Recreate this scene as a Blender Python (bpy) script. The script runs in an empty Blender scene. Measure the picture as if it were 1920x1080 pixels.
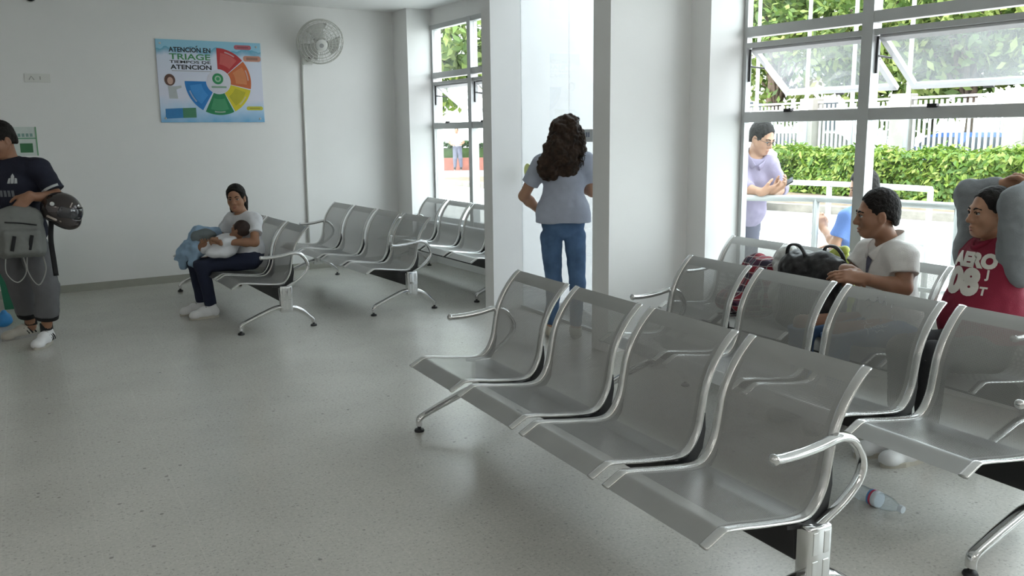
FILL_E = 10.0; SKY_E = 6.5; SUN_E = 4.5; EXPO = 0.34
import bpy, bmesh, math, random
import numpy as np
from mathutils import Vector, Matrix, noise as mnoise

SC = bpy.context.scene
COL = SC.collection
V3 = Vector
PI = math.pi
random.seed(7)
RNG = np.random.default_rng(7)

# ------------------------------------------------------------------ materials
def mat(name, col, rough=0.5, metal=0.0, var=0.0, vscale=8.0, bump=0.0, bscale=60.0, sss=0.0, trans=0.0, ior=1.45, spec=0.5, coat=0.0):
    m = bpy.data.materials.new(name); m.use_nodes = True
    nt = m.node_tree; b = nt.nodes['Principled BSDF']
    c = (*col, 1.0)
    b.inputs['Base Color'].default_value = c
    b.inputs['Roughness'].default_value = rough
    b.inputs['Metallic'].default_value = metal
    b.inputs['IOR'].default_value = ior
    b.inputs['Specular IOR Level'].default_value = spec
    b.inputs['Coat Weight'].default_value = coat
    b.inputs['Transmission Weight'].default_value = trans
    if sss:
        b.inputs['Subsurface Weight'].default_value = sss
        b.inputs['Subsurface Radius'].default_value = (0.012, 0.005, 0.003)
        b.inputs['Subsurface Scale'].default_value = 0.6
    tc = nt.nodes.new('ShaderNodeTexCoord')
    if var:
        n = nt.nodes.new('ShaderNodeTexNoise'); n.inputs['Scale'].default_value = vscale; n.inputs['Detail'].default_value = 5
        nt.links.new(tc.outputs['Object'], n.inputs['Vector'])
        mr = nt.nodes.new('ShaderNodeMapRange')
        mr.inputs['From Min'].default_value = 0.3; mr.inputs['From Max'].default_value = 0.7
        mr.inputs['To Min'].default_value = 1 - var; mr.inputs['To Max'].default_value = 1 + var
        nt.links.new(n.outputs['Fac'], mr.inputs['Value'])
        mx = nt.nodes.new('ShaderNodeMix'); mx.data_type = 'RGBA'; mx.blend_type = 'MULTIPLY'
        mx.inputs['Factor'].default_value = 1.0
        mx.inputs['A'].default_value = c
        nt.links.new(mr.outputs['Result'], mx.inputs['B'])
        nt.links.new(mx.outputs['Result'], b.inputs['Base Color'])
    if bump:
        n2 = nt.nodes.new('ShaderNodeTexNoise'); n2.inputs['Scale'].default_value = bscale; n2.inputs['Detail'].default_value = 4
        nt.links.new(tc.outputs['Object'], n2.inputs['Vector'])
        bp = nt.nodes.new('ShaderNodeBump'); bp.inputs['Strength'].default_value = bump; bp.inputs['Distance'].default_value = 0.01
        nt.links.new(n2.outputs['Fac'], bp.inputs['Height']); nt.links.new(bp.outputs['Normal'], b.inputs['Normal'])
    return m

def mat_glass(name, tint=(0.93, 0.97, 0.96), haze=0.0, refl=1.0):
    m = bpy.data.materials.new(name); m.use_nodes = True
    nt = m.node_tree; nt.nodes.clear()
    out = nt.nodes.new('ShaderNodeOutputMaterial')
    tr = nt.nodes.new('ShaderNodeBsdfTransparent'); tr.inputs['Color'].default_value = (*tint, 1)
    gl = nt.nodes.new('ShaderNodeBsdfGlossy'); gl.inputs['Roughness'].default_value = 0.02
    fr = nt.nodes.new('ShaderNodeFresnel'); geo = nt.nodes.new('ShaderNodeNewGeometry')
    im = nt.nodes.new('ShaderNodeMapRange'); im.inputs['To Min'].default_value = 1.45; im.inputs['To Max'].default_value = 1 / 1.45   # same reflectance from either side of the pane
    nt.links.new(geo.outputs['Backfacing'], im.inputs['Value']); nt.links.new(im.outputs['Result'], fr.inputs['IOR'])
    mul = nt.nodes.new('ShaderNodeMath'); mul.operation = 'MULTIPLY'; mul.inputs[1].default_value = refl
    nt.links.new(fr.outputs['Fac'], mul.inputs[0])
    base = tr
    if haze:
        df = nt.nodes.new('ShaderNodeBsdfTranslucent'); df.inputs['Color'].default_value = (0.93, 0.97, 0.98, 1)
        df2 = nt.nodes.new('ShaderNodeBsdfDiffuse'); df2.inputs['Color'].default_value = (0.8, 0.84, 0.84, 1)
        mm = nt.nodes.new('ShaderNodeMixShader'); mm.inputs[0].default_value = 0.35
        nt.links.new(df.outputs[0], mm.inputs[1]); nt.links.new(df2.outputs[0], mm.inputs[2])
        mh = nt.nodes.new('ShaderNodeMixShader')
        tc = nt.nodes.new('ShaderNodeTexCoord'); n = nt.nodes.new('ShaderNodeTexNoise'); n.inputs['Scale'].default_value = 3
        nt.links.new(tc.outputs['Object'], n.inputs['Vector'])
        mr = nt.nodes.new('ShaderNodeMapRange'); mr.inputs['To Min'].default_value = haze - 0.05; mr.inputs['To Max'].default_value = haze + 0.05
        nt.links.new(n.outputs['Fac'], mr.inputs['Value']); nt.links.new(mr.outputs['Result'], mh.inputs[0])
        nt.links.new(tr.outputs[0], mh.inputs[1]); nt.links.new(mm.outputs[0], mh.inputs[2])
        base = mh
    mix = nt.nodes.new('ShaderNodeMixShader')
    nt.links.new(mul.outputs[0], mix.inputs[0]); nt.links.new(base.outputs[0], mix.inputs[1]); nt.links.new(gl.outputs[0], mix.inputs[2])
    nt.links.new(mix.outputs[0], out.inputs['Surface'])
    return m

def mat_seat(name):
    """silver painted sheet steel, perforated inside a solid margin; UV is in metres (across, along)."""
    m = mat(name, (0.365, 0.365, 0.355), 0.36, 0.55, var=0.05, vscale=5)
    nt = m.node_tree; b = nt.nodes['Principled BSDF']; out = nt.nodes['Material Output']
    uv = nt.nodes.new('ShaderNodeUVMap'); sp = nt.nodes.new('ShaderNodeSeparateXYZ'); nt.links.new(uv.outputs[0], sp.inputs[0])
    def M(op, a, bb=None, c=None):
        n = nt.nodes.new('ShaderNodeMath'); n.operation = op
        for i, x in enumerate((a, bb, c)):
            if x is None: continue
            if isinstance(x, (int, float)): n.inputs[i].default_value = x
            else: nt.links.new(x, n.inputs[i])
        return n.outputs[0]
    u, v = sp.outputs[0], sp.outputs[1]
    S = 0.0048
    row = M('FLOOR', M('DIVIDE', v, S * 0.87))
    off = M('MULTIPLY', M('MODULO', row, 2.0), 0.5)
    fu = M('SUBTRACT', M('FRACT', M('ADD', M('DIVIDE', u, S), off)), 0.5)
    fv = M('MULTIPLY', M('SUBTRACT', M('FRACT', M('DIVIDE', v, S * 0.87)), 0.5), 0.87)
    r2 = M('ADD', M('MULTIPLY', fu, fu), M('MULTIPLY', fv, fv))
    hole = M('LESS_THAN', r2, 0.058)
    inside = M('MULTIPLY', M('LESS_THAN', M('ABSOLUTE', u), 0.205), M('MULTIPLY', M('GREATER_THAN', v, 0.085), M('LESS_THAN', v, 0.825)))
    fac = M('MULTIPLY', hole, inside)
    tr = nt.nodes.new('ShaderNodeBsdfTransparent'); mx = nt.nodes.new('ShaderNodeMixShader')
    nt.links.new(fac, mx.inputs[0]); nt.links.new(b.outputs[0], mx.inputs[1]); nt.links.new(tr.outputs[0], mx.inputs[2])
    nt.links.new(mx.outputs[0], out.inputs['Surface'])
    return m

def mat_floor(name):
    m = mat(name, (0.49, 0.478, 0.44), 0.3, 0.0, spec=0.5, coat=0.0)
    nt = m.node_tree; b = nt.nodes['Principled BSDF']
    tc = nt.nodes.new('ShaderNodeTexCoord')
    mp = nt.nodes.new('ShaderNodeMapping'); mp.inputs['Rotation'].default_value = (0, 0, math.radians(-1.2))
    nt.links.new(tc.outputs['Object'], mp.inputs['Vector'])
    def noise(scale, det=3):
        n = nt.nodes.new('ShaderNodeTexNoise'); n.inputs['Scale'].default_value = scale; n.inputs['Detail'].default_value = det
        nt.links.new(mp.outputs[0], n.inputs['Vector']); return n.outputs['Fac']
    def ramp(fac, p0, p1, c0, c1):
        r = nt.nodes.new('ShaderNodeMapRange'); r.inputs['From Min'].default_value = p0; r.inputs['From Max'].default_value = p1
        r.inputs['To Min'].default_value = c0; r.inputs['To Max'].default_value = c1
        nt.links.new(fac, r.inputs['Value']); return r.outputs['Result']
    def mul(a, bb):
        n = nt.nodes.new('ShaderNodeMath'); n.operation = 'MULTIPLY'; nt.links.new(a, n.inputs[0]); nt.links.new(bb, n.inputs[1]); return n.outputs[0]
    f = mul(ramp(noise(2.2), 0.3, 0.7, 0.95, 1.05), ramp(noise(75), 0.3, 0.7, 0.90, 1.08))
    def fleck(scale, size, share, dark):
        v = nt.nodes.new('ShaderNodeTexVoronoi'); v.inputs['Scale'].default_value = scale; nt.links.new(mp.outputs[0], v.inputs['Vector'])
        c = nt.nodes.new('ShaderNodeSeparateColor'); nt.links.new(v.outputs['Color'], c.inputs[0])
        pick = nt.nodes.new('ShaderNodeMath'); pick.operation = 'LESS_THAN'; pick.inputs[1].default_value = share; nt.links.new(c.outputs[0], pick.inputs[0])
        near = ramp(v.outputs['Distance'], size * .7, size, 1.0, 0.0)
        return ramp(mul(pick.outputs[0], near), 0, 1, 1.0, dark)
    f = mul(f, fleck(46, .30, .16, .78)); f = mul(f, fleck(110, .38, .22, .74)); f = mul(f, fleck(14, .13, .10, .55)); f = mul(f, fleck(80, .35, .15, 1.10))
    sp = nt.nodes.new('ShaderNodeSeparateXYZ'); nt.links.new(mp.outputs[0], sp.inputs[0])
    for i, (o, off) in enumerate(((0, 0.2), (1, 0.13))):
        a = nt.nodes.new('ShaderNodeMath'); a.operation = 'ADD'; a.inputs[1].default_value = off + 32.0; nt.links.new(sp.outputs[o], a.inputs[0])
        d = nt.nodes.new('ShaderNodeMath'); d.operation = 'DIVIDE'; d.inputs[1].default_value = 0.32; nt.links.new(a.outputs[0], d.inputs[0])
        fr = nt.nodes.new('ShaderNodeMath'); fr.operation = 'FRACT'; nt.links.new(d.outputs[0], fr.inputs[0])
        f = mul(f, ramp(fr.outputs[0], 0.0, 0.016, 1.10 if i == 0 else 1.04, 1.0))
    mx = nt.nodes.new('ShaderNodeMix'); mx.data_type = 'RGBA'; mx.blend_type = 'MULTIPLY'; mx.inputs['Factor'].default_value = 1
    mx.inputs['A'].default_value = (0.49, 0.478, 0.44, 1); nt.links.new(f, mx.inputs['B'])
    nt.links.new(mx.outputs['Result'], b.inputs['Base Color'])
    b.inputs['Roughness'].default_value = 0.25
    return m

def mat_leaf(name, c0, c1, c2):
    m = bpy.data.materials.new(name); m.use_nodes = True
    nt = m.node_tree; b = nt.nodes['Principled BSDF']; out = nt.nodes['Material Output']
    g = nt.nodes.new('ShaderNodeNewGeometry')
    cr = nt.nodes.new('ShaderNodeValToRGB'); e = cr.color_ramp.elements
    e[0].color = (*c0, 1); e[1].color = (*c2, 1); x = e.new(0.5); x.color = (*c1, 1)
    nt.links.new(g.outputs['Random Per Island'], cr.inputs['Fac'])
    nt.links.new(cr.outputs['Color'], b.inputs['Base Color']); b.inputs['Roughness'].default_value = 0.55
    t = nt.nodes.new('ShaderNodeBsdfTranslucent'); nt.links.new(cr.outputs['Color'], t.inputs['Color'])
    mx = nt.nodes.new('ShaderNodeMixShader'); mx.inputs[0].default_value = 0.35
    nt.links.new(b.outputs[0], mx.inputs[1]); nt.links.new(t.outputs[0], mx.inputs[2]); nt.links.new(mx.outputs[0], out.inputs['Surface'])
    return m

M = {}
M['wall'] = mat('wall_paint', (0.815, 0.81, 0.80), 0.55, var=0.012, vscale=3, bump=0.03, bscale=90)
M['ceil'] = mat('ceiling_paint', (0.82, 0.82, 0.81), 0.7, var=0.01)
M['floor'] = mat_floor('vinyl_floor')
M['base'] = mat('baseboard_vinyl', (0.36, 0.355, 0.31), 0.45, var=0.05)
M['alum'] = mat('window_aluminium', (0.50, 0.51, 0.51), 0.42, 0.35, var=0.03)
M['alum_white'] = mat('white_frame_paint', (0.80, 0.81, 0.82), 0.4, var=0.02)
M['black'] = mat('black_plastic', (0.012, 0.012, 0.014), 0.45, var=0.1)
M['glass'] = mat_glass('window_glass')
M['glass_milky'] = mat_glass('sash_glass_milky', tint=(0.80, 0.83, 0.83), haze=0.07, refl=1.4)  # slightly milky, with a grey tint
M['glass_door'] = mat_glass('door_glass_painted_haze', tint=(0.60, 0.62, 0.62), haze=0.13, refl=1.2)  # pale haze of room reflections painted in as tint and white scatter
M['seat'] = mat_seat('perforated_silver_steel')
M['rail'] = mat('seat_edge_chrome', (0.68, 0.68, 0.675), 0.24, 0.9, var=0.04)
M['chrome'] = mat('polished_chrome', (0.68, 0.68, 0.68), 0.14, 1.0, var=0.04)
M['beam'] = mat('black_beam_paint', (0.010, 0.010, 0.011), 0.4, var=0.1)
M['white_plastic'] = mat('white_plastic', (0.72, 0.72, 0.69), 0.4, var=0.03)
M['white_shade'] = mat('ivory_wire', (0.62, 0.62, 0.58), 0.4, var=0.03)
M['skin_a'] = mat('skin_tan', (0.36, 0.19, 0.115), 0.5, var=0.06, vscale=14, sss=0.12)
M['skin_b'] = mat('skin_brown', (0.27, 0.135, 0.08), 0.5, var=0.06, vscale=14, sss=0.12)
M['skin_c'] = mat('skin_light_brown', (0.42, 0.235, 0.15), 0.5, var=0.05, vscale=14, sss=0.12)
M['lips'] = mat('lips_rose', (0.30, 0.11, 0.085), 0.45, var=0.05)
M['hair'] = mat('black_hair', (0.010, 0.008, 0.007), 0.62, spec=0.22, var=0.3, vscale=60, bump=0.5, bscale=140)
M['hair_brown'] = mat('brown_curly_hair', (0.030, 0.016, 0.009), 0.6, spec=0.3, var=0.6, vscale=22, bump=0.6, bscale=70)
M['eye_white'] = mat('eye_white', (0.42, 0.40, 0.38), 0.3, var=0.02)
M['iris'] = mat('dark_iris', (0.02, 0.012, 0.008), 0.15, var=0.05)
def cloth(name, col, rough=0.85): return mat(name, col, rough, var=0.07, vscale=9, bump=0.25, bscale=220)
M['tee_grey'] = cloth('heather_blue_grey_jersey', (0.40, 0.43, 0.52))
M['jeans'] = mat('blue_denim', (0.075, 0.14, 0.26), 0.85, var=0.3, vscale=7, bump=0.3, bscale=260)
M['navy'] = cloth('navy_cotton', (0.014, 0.020, 0.045))
M['navy_tee'] = cloth('dark_navy_jersey', (0.010, 0.012, 0.026))
M['white_tee'] = cloth('white_cotton', (0.72, 0.73, 0.76))
M['polo'] = cloth('white_pique', (0.66, 0.64, 0.62))
M['red'] = cloth('crimson_jersey', (0.19, 0.008, 0.028))
M['grey_fleece'] = cloth('grey_sleeve_fleece', (0.20, 0.215, 0.23))
M['grey_pants'] = cloth('grey_sweat_fabric', (0.115, 0.115, 0.12))
M['black_cloth'] = cloth('black_cloth', (0.012, 0.012, 0.013))
M['lilac'] = cloth('pale_lilac_shirt', (0.27, 0.235, 0.33))
M['slate'] = cloth('slate_trousers', (0.10, 0.10, 0.14))
M['blue_shirt'] = cloth('light_blue_cotton', (0.13, 0.22, 0.50))
M['blanket'] = cloth('pale_blue_blanket', (0.30, 0.44, 0.60))
M['blanket_grey'] = cloth('grey_blanket_lining', (0.16, 0.19, 0.20))
M['shoe_white'] = mat('white_leather', (0.74, 0.74, 0.74), 0.5, var=0.05)
M['shoe_dirty'] = mat('off_white_mesh', (0.45, 0.42, 0.36), 0.6, var=0.1)
M['sole'] = mat('rubber_sole', (0.30, 0.29, 0.27), 0.7, var=0.08)
M['pack'] = cloth('grey_canvas', (0.16, 0.165, 0.155))
M['strap_pale'] = cloth('pale_strap', (0.36, 0.36, 0.34))
M['print_grey'] = mat('shirt_print_grey', (0.42, 0.43, 0.44), 0.7, var=0.05)
M['print_cream'] = mat('shirt_print_cream', (0.60, 0.57, 0.52), 0.7, var=0.05)
M['helmet'] = mat('dark_chrome_shell', (0.055, 0.045, 0.045), 0.12, 0.6, var=0.2, vscale=5, coat=0.6)
M['helmet_pale'] = mat('helmet_beige_graphic', (0.42, 0.36, 0.31), 0.2, 0.1, var=0.1)
M['bag_black'] = mat('black_nylon', (0.014, 0.013, 0.014), 0.5, var=0.25, vscale=12, bump=0.5, bscale=30)
M['bag_grey'] = mat('grey_plastic_bag', (0.50, 0.50, 0.48), 0.35, var=0.12, vscale=14, bump=0.5, bscale=25)
M['lime'] = mat('lime_green_plastic', (0.52, 0.58, 0.12), 0.5, var=0.2, vscale=20)
M['green_bin'] = mat('green_bin_plastic', (0.02, 0.15, 0.085), 0.45, var=0.06)
M['blue_plastic'] = mat('blue_plastic', (0.03, 0.20, 0.46), 0.45, var=0.1)
M['galv'] = mat('handrail_pale_steel', (0.50, 0.51, 0.50), 0.4, 0.3, var=0.05)
M['fence'] = mat('fence_white_paint', (0.50, 0.52, 0.53), 0.5, var=0.04)
M['concrete_post'] = mat('beige_concrete', (0.27, 0.26, 0.235), 0.9, var=0.12, vscale=3, bump=0.3)
M['kerb'] = mat('kerb_stone', (0.19, 0.175, 0.155), 0.9, var=0.25, vscale=5, bump=0.4)
M['soil'] = mat('planting_soil', (0.15, 0.11, 0.075), 0.95, var=0.3, vscale=4, bump=0.5)
M['bark'] = mat('tree_bark', (0.12, 0.09, 0.065), 0.9, var=0.3, vscale=9, bump=0.6)
M['leaf_hedge'] = mat_leaf('hedge_leaves', (0.045, 0.11, 0.010), (0.115, 0.20, 0.020), (0.27, 0.33, 0.065))
M['leaf_tree'] = mat_leaf('tree_leaves', (0.05, 0.10, 0.022), (0.14, 0.22, 0.045), (0.32, 0.38, 0.11))
M['leaf_dark'] = mat_leaf('dark_hedge_leaves', (0.03, 0.06, 0.02), (0.05, 0.10, 0.035), (0.08, 0.13, 0.05))
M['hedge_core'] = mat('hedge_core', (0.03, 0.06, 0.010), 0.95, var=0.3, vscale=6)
M['brickred'] = mat('red_brick', (0.22, 0.08, 0.06), 0.9, var=0.2, vscale=4)
M['building'] = mat('pale_building_paint', (0.72, 0.74, 0.74), 0.8, var=0.04)
M['bwin'] = mat('dark_window_glass', (0.10, 0.12, 0.14), 0.15, var=0.1)
M['car_white'] = mat('white_car_paint', (0.62, 0.64, 0.65), 0.2, var=0.02, coat=0.5)
M['car_silver'] = mat('silver_car_paint', (0.16, 0.165, 0.17), 0.25, 0.3, var=0.03, coat=0.4)
M['car_red'] = mat('red_car_paint', (0.40, 0.06, 0.07), 0.2, var=0.03, coat=0.5)
M['car_blue'] = mat('blue_car_paint', (0.06, 0.14, 0.38), 0.2, var=0.03, coat=0.5)
M['tyre'] = mat('tyre_rubber', (0.02, 0.02, 0.02), 0.8, var=0.1)
M['pet'] = mat_glass('clear_bottle_plastic', tint=(0.90, 0.93, 0.95), haze=0.12, refl=2.0)
M['label_w'] = mat('bottle_label_white', (0.62, 0.68, 0.74), 0.4, var=0.05)
M['label_b'] = mat('bottle_label_blue', (0.08, 0.22, 0.50), 0.4, var=0.05)
M['label_r'] = mat('bottle_label_red', (0.45, 0.05, 0.10), 0.4, var=0.05)

def mat_pavement():
    m = mat('pale_concrete_paving', (0.46, 0.455, 0.44), 0.9, var=0.06, vscale=2, bump=0.2, bscale=30)
    return m
M['paving'] = mat_pavement()
M['road'] = mat('dark_asphalt', (0.035, 0.04, 0.034), 0.9, var=0.25, vscale=2, bump=0.3)

# ------------------------------------------------------------------ objects
def base_of(o):
    return V3(o['_b']) if o is not None and '_b' in o.keys() else V3((0, 0, 0))
BASES = {}
def thing(name, label, cat, loc=(0, 0, 0), group=None):
    o = bpy.data.objects.new(name, None); COL.objects.link(o); o.empty_display_size = 0.05
    o.location = loc; o['label'] = label; o['category'] = cat
    if group: o['group'] = group
    BASES[o.name] = V3(loc)
    return o
def tag(o, label, cat, group=None, kind=None):
    o['label'] = label; o['category'] = cat
    if group: o['group'] = group
    if kind: o['kind'] = kind
    return o
def link(name, me, m, parent=None, smooth=False, label=None):
    """mesh data in world coordinates -> object, moved into the space of its thing"""
    o = bpy.data.objects.new(name, me); COL.objects.link(o)
    if m is not None:
        for x in (m if isinstance(m, (list, tuple)) else [m]): me.materials.append(x)
    b = V3((0, 0, 0))
    if parent is not None:
        b = BASES.get(parent.name, V3((0, 0, 0))); o.parent = parent
        if b.length > 0: me.transform(Matrix.Translation(-b))
    BASES[o.name] = b
    if smooth:
        me.polygons.foreach_set('use_smooth', [True] * len(me.polygons))
    if label: o['label'] = label
    return o
def obj(name, bm, m, parent=None, smooth=False, label=None, sharp=None):
    me = bpy.data.meshes.new(name)
    bmesh.ops.recalc_face_normals(bm, faces=bm.faces[:])
    bm.to_mesh(me); bm.free()
    o = link(name, me, m, parent, smooth, label)
    if smooth and sharp is not None:
        try: me.set_sharp_from_angle(angle=math.radians(sharp))
        except Exception: pass
    return o
def recenter(o):
    """move a single-mesh thing's origin to the middle of its foot"""
    me = o.data; n = len(me.vertices); co = np.empty(n * 3, np.float32); me.vertices.foreach_get('co', co); co = co.reshape(-1, 3)
    c = V3((float((co[:, 0].min() + co[:, 0].max()) / 2), float((co[:, 1].min() + co[:, 1].max()) / 2), float(co[:, 2].min())))
    me.transform(Matrix.Translation(-c)); o.location = c; BASES[o.name] = c
    return o
def struct(name, bm, m, parent=None, smooth=False):
    o = obj(name, bm, m, parent, smooth)
    if parent is None: o['kind'] = 'structure'
    return o

# ------------------------------------------------------------------ bmesh shapes
def box(bm, lo, hi, rot=None, org=None):
    r = bmesh.ops.create_cube(bm, size=1.0)
    lo, hi = V3(lo), V3(hi); c = (lo + hi) / 2; s = hi - lo
    mt = Matrix.Translation(c) @ Matrix.Diagonal((s.x, s.y, s.z, 1))
    if rot is not None: mt = Matrix.Translation(org or c) @ rot.to_4x4() @ Matrix.Translation(-(org or c)) @ mt
    bmesh.ops.transform(bm, matrix=mt, verts=r['verts'])
    return r['verts']
def obox(bm, c, size, rot):
    r = bmesh.ops.create_cube(bm, size=1.0)
    bmesh.ops.transform(bm, matrix=Matrix.Translation(c) @ rot.to_4x4() @ Matrix.Diagonal((*size, 1)), verts=r['verts'])
    return r['verts']
def bevel_all(bm, w, seg=2, ang=0.5):
    es = [e for e in bm.edges if len(e.link_faces) == 2 and e.calc_face_angle() > ang]
    bmesh.ops.bevel(bm, geom=es, offset=w, segments=seg, affect='EDGES', profile=0.5)
def prism(bm, poly, z0, z1):
    a = [bm.verts.new((x, y, z0)) for x, y in poly]; b = [bm.verts.new((x, y, z1)) for x, y in poly]
    n = len(poly); bm.faces.new(a[::-1]); bm.faces.new(b)
    for i in range(n): bm.faces.new((a[i], a[(i + 1) % n], b[(i + 1) % n], b[i]))
def crom(pts, per=6, closed=False):
    P = [V3(p) for p in pts]; n = len(P); out = []
    rng = n if closed else n - 1
    for i in range(rng):
        p1, p2 = P[i], P[(i + 1) % n]
        p0 = P[i - 1] if (i > 0 or closed) else p1 * 2 - p2
        p3 = P[(i + 2) % n] if (i + 2 < n or closed) else p2 * 2 - p1
        for k in range(per):
            t = k / per
            out.append(0.5 * ((2 * p1) + (p2 - p0) * t + (2 * p0 - 5 * p1 + 4 * p2 - p3) * t * t + (3 * p1 - p0 - 3 * p2 + p3) * t ** 3))
    if not closed: out.append(P[-1].copy())
    return out
def tube(bm, pts, r, seg=8, closed=False, flat=None, cap=True, side=None):
    """r: radius or list; flat=(a,b): half sizes along (normal, binormal) with the binormal near `side`"""
    P = [V3(p) for p in pts]; n = len(P)
    rs = r if isinstance(r, (list, tuple)) else [r] * n
    rings = []; up = None
    for i in range(n):
        if closed: t = P[(i + 1) % n] - P[i - 1]
        else: t = (P[min(i + 1, n - 1)] - P[max(i - 1, 0)])
        if t.length < 1e-9: t = V3((0, 0, 1))
        t.normalize()
        if side is not None: u = V3(side) - t * t.dot(V3(side)); 
        elif up is None:
            u = V3((0, 0, 1)) if abs(t.z) < 0.9 else V3((1, 0, 0)); u = u - t * t.dot(u)
        else: u = up - t * t.dot(up)
        u.normalize(); up = u; w = t.cross(u)
        a, b = (flat if flat else (1, 1))
        rings.append([bm.verts.new(P[i] + (u * math.cos(2 * PI * k / seg) * b + w * math.sin(2 * PI * k / seg) * a) * rs[i]) for k in range(seg)])
    m = n if closed else n - 1
    for i in range(m):
        A, B = rings[i], rings[(i + 1) % n]
        for k in range(seg): bm.faces.new((A[k], A[(k + 1) % seg], B[(k + 1) % seg], B[k]))
    if not closed and cap:
        bm.faces.new(rings[0][::-1]); bm.faces.new(rings[-1])
    return rings
def lathe(bm, prof, org, axis=(0, 0, 1), seg=20):
    """prof: (radius, height) along axis"""
    ax = V3(axis).normalized(); u = ax.orthogonal().normalized(); w = ax.cross(u); org = V3(org)
    rings = []
    for r, h in prof:
        if r < 1e-6: rings.append([bm.verts.new(org + ax * h)])
        else: rings.append([bm.verts.new(org + ax * h + (u * math.cos(2 * PI * k / seg) + w * math.sin(2 * PI * k / seg)) * r) for k in range(seg)])
    for A, B in zip(rings[:-1], rings[1:]):
        for k in range(seg):
            a = [A[k % len(A)], A[(k + 1) % len(A)], B[(k + 1) % len(B)], B[k % len(B)]]
            f = []
            for v in a:
                if v not in f: f.append(v)
            if len(f) > 2: bm.faces.new(f)
    if len(rings[0]) > 1: bm.faces.new(rings[0][::-1])
    if len(rings[-1]) > 1: bm.faces.new(rings[-1])
def sphere(bm, c, r, seg=16, rings=10, scale=(1, 1, 1), rot=None):
    q = bmesh.ops.create_uvsphere(bm, u_segments=seg, v_segments=rings, radius=1.0)
    mt = Matrix.Translation(c)
    if rot is not None: mt = mt @ rot.to_4x4()
    bmesh.ops.transform(bm, matrix=mt @ Matrix.Diagonal((r * scale[0], r * scale[1], r * scale[2], 1)), verts=q['verts'])
    return q['verts']
def frame(fwd, up=(0, 0, 1)):
    """rotation whose columns are right, forward, up"""
    f = V3(fwd).normalized(); r = f.cross(V3(up)); r.normalize(); u = r.cross(f)
    return Matrix((r, f, u)).transposed()
def nb(): return bmesh.new()

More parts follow.
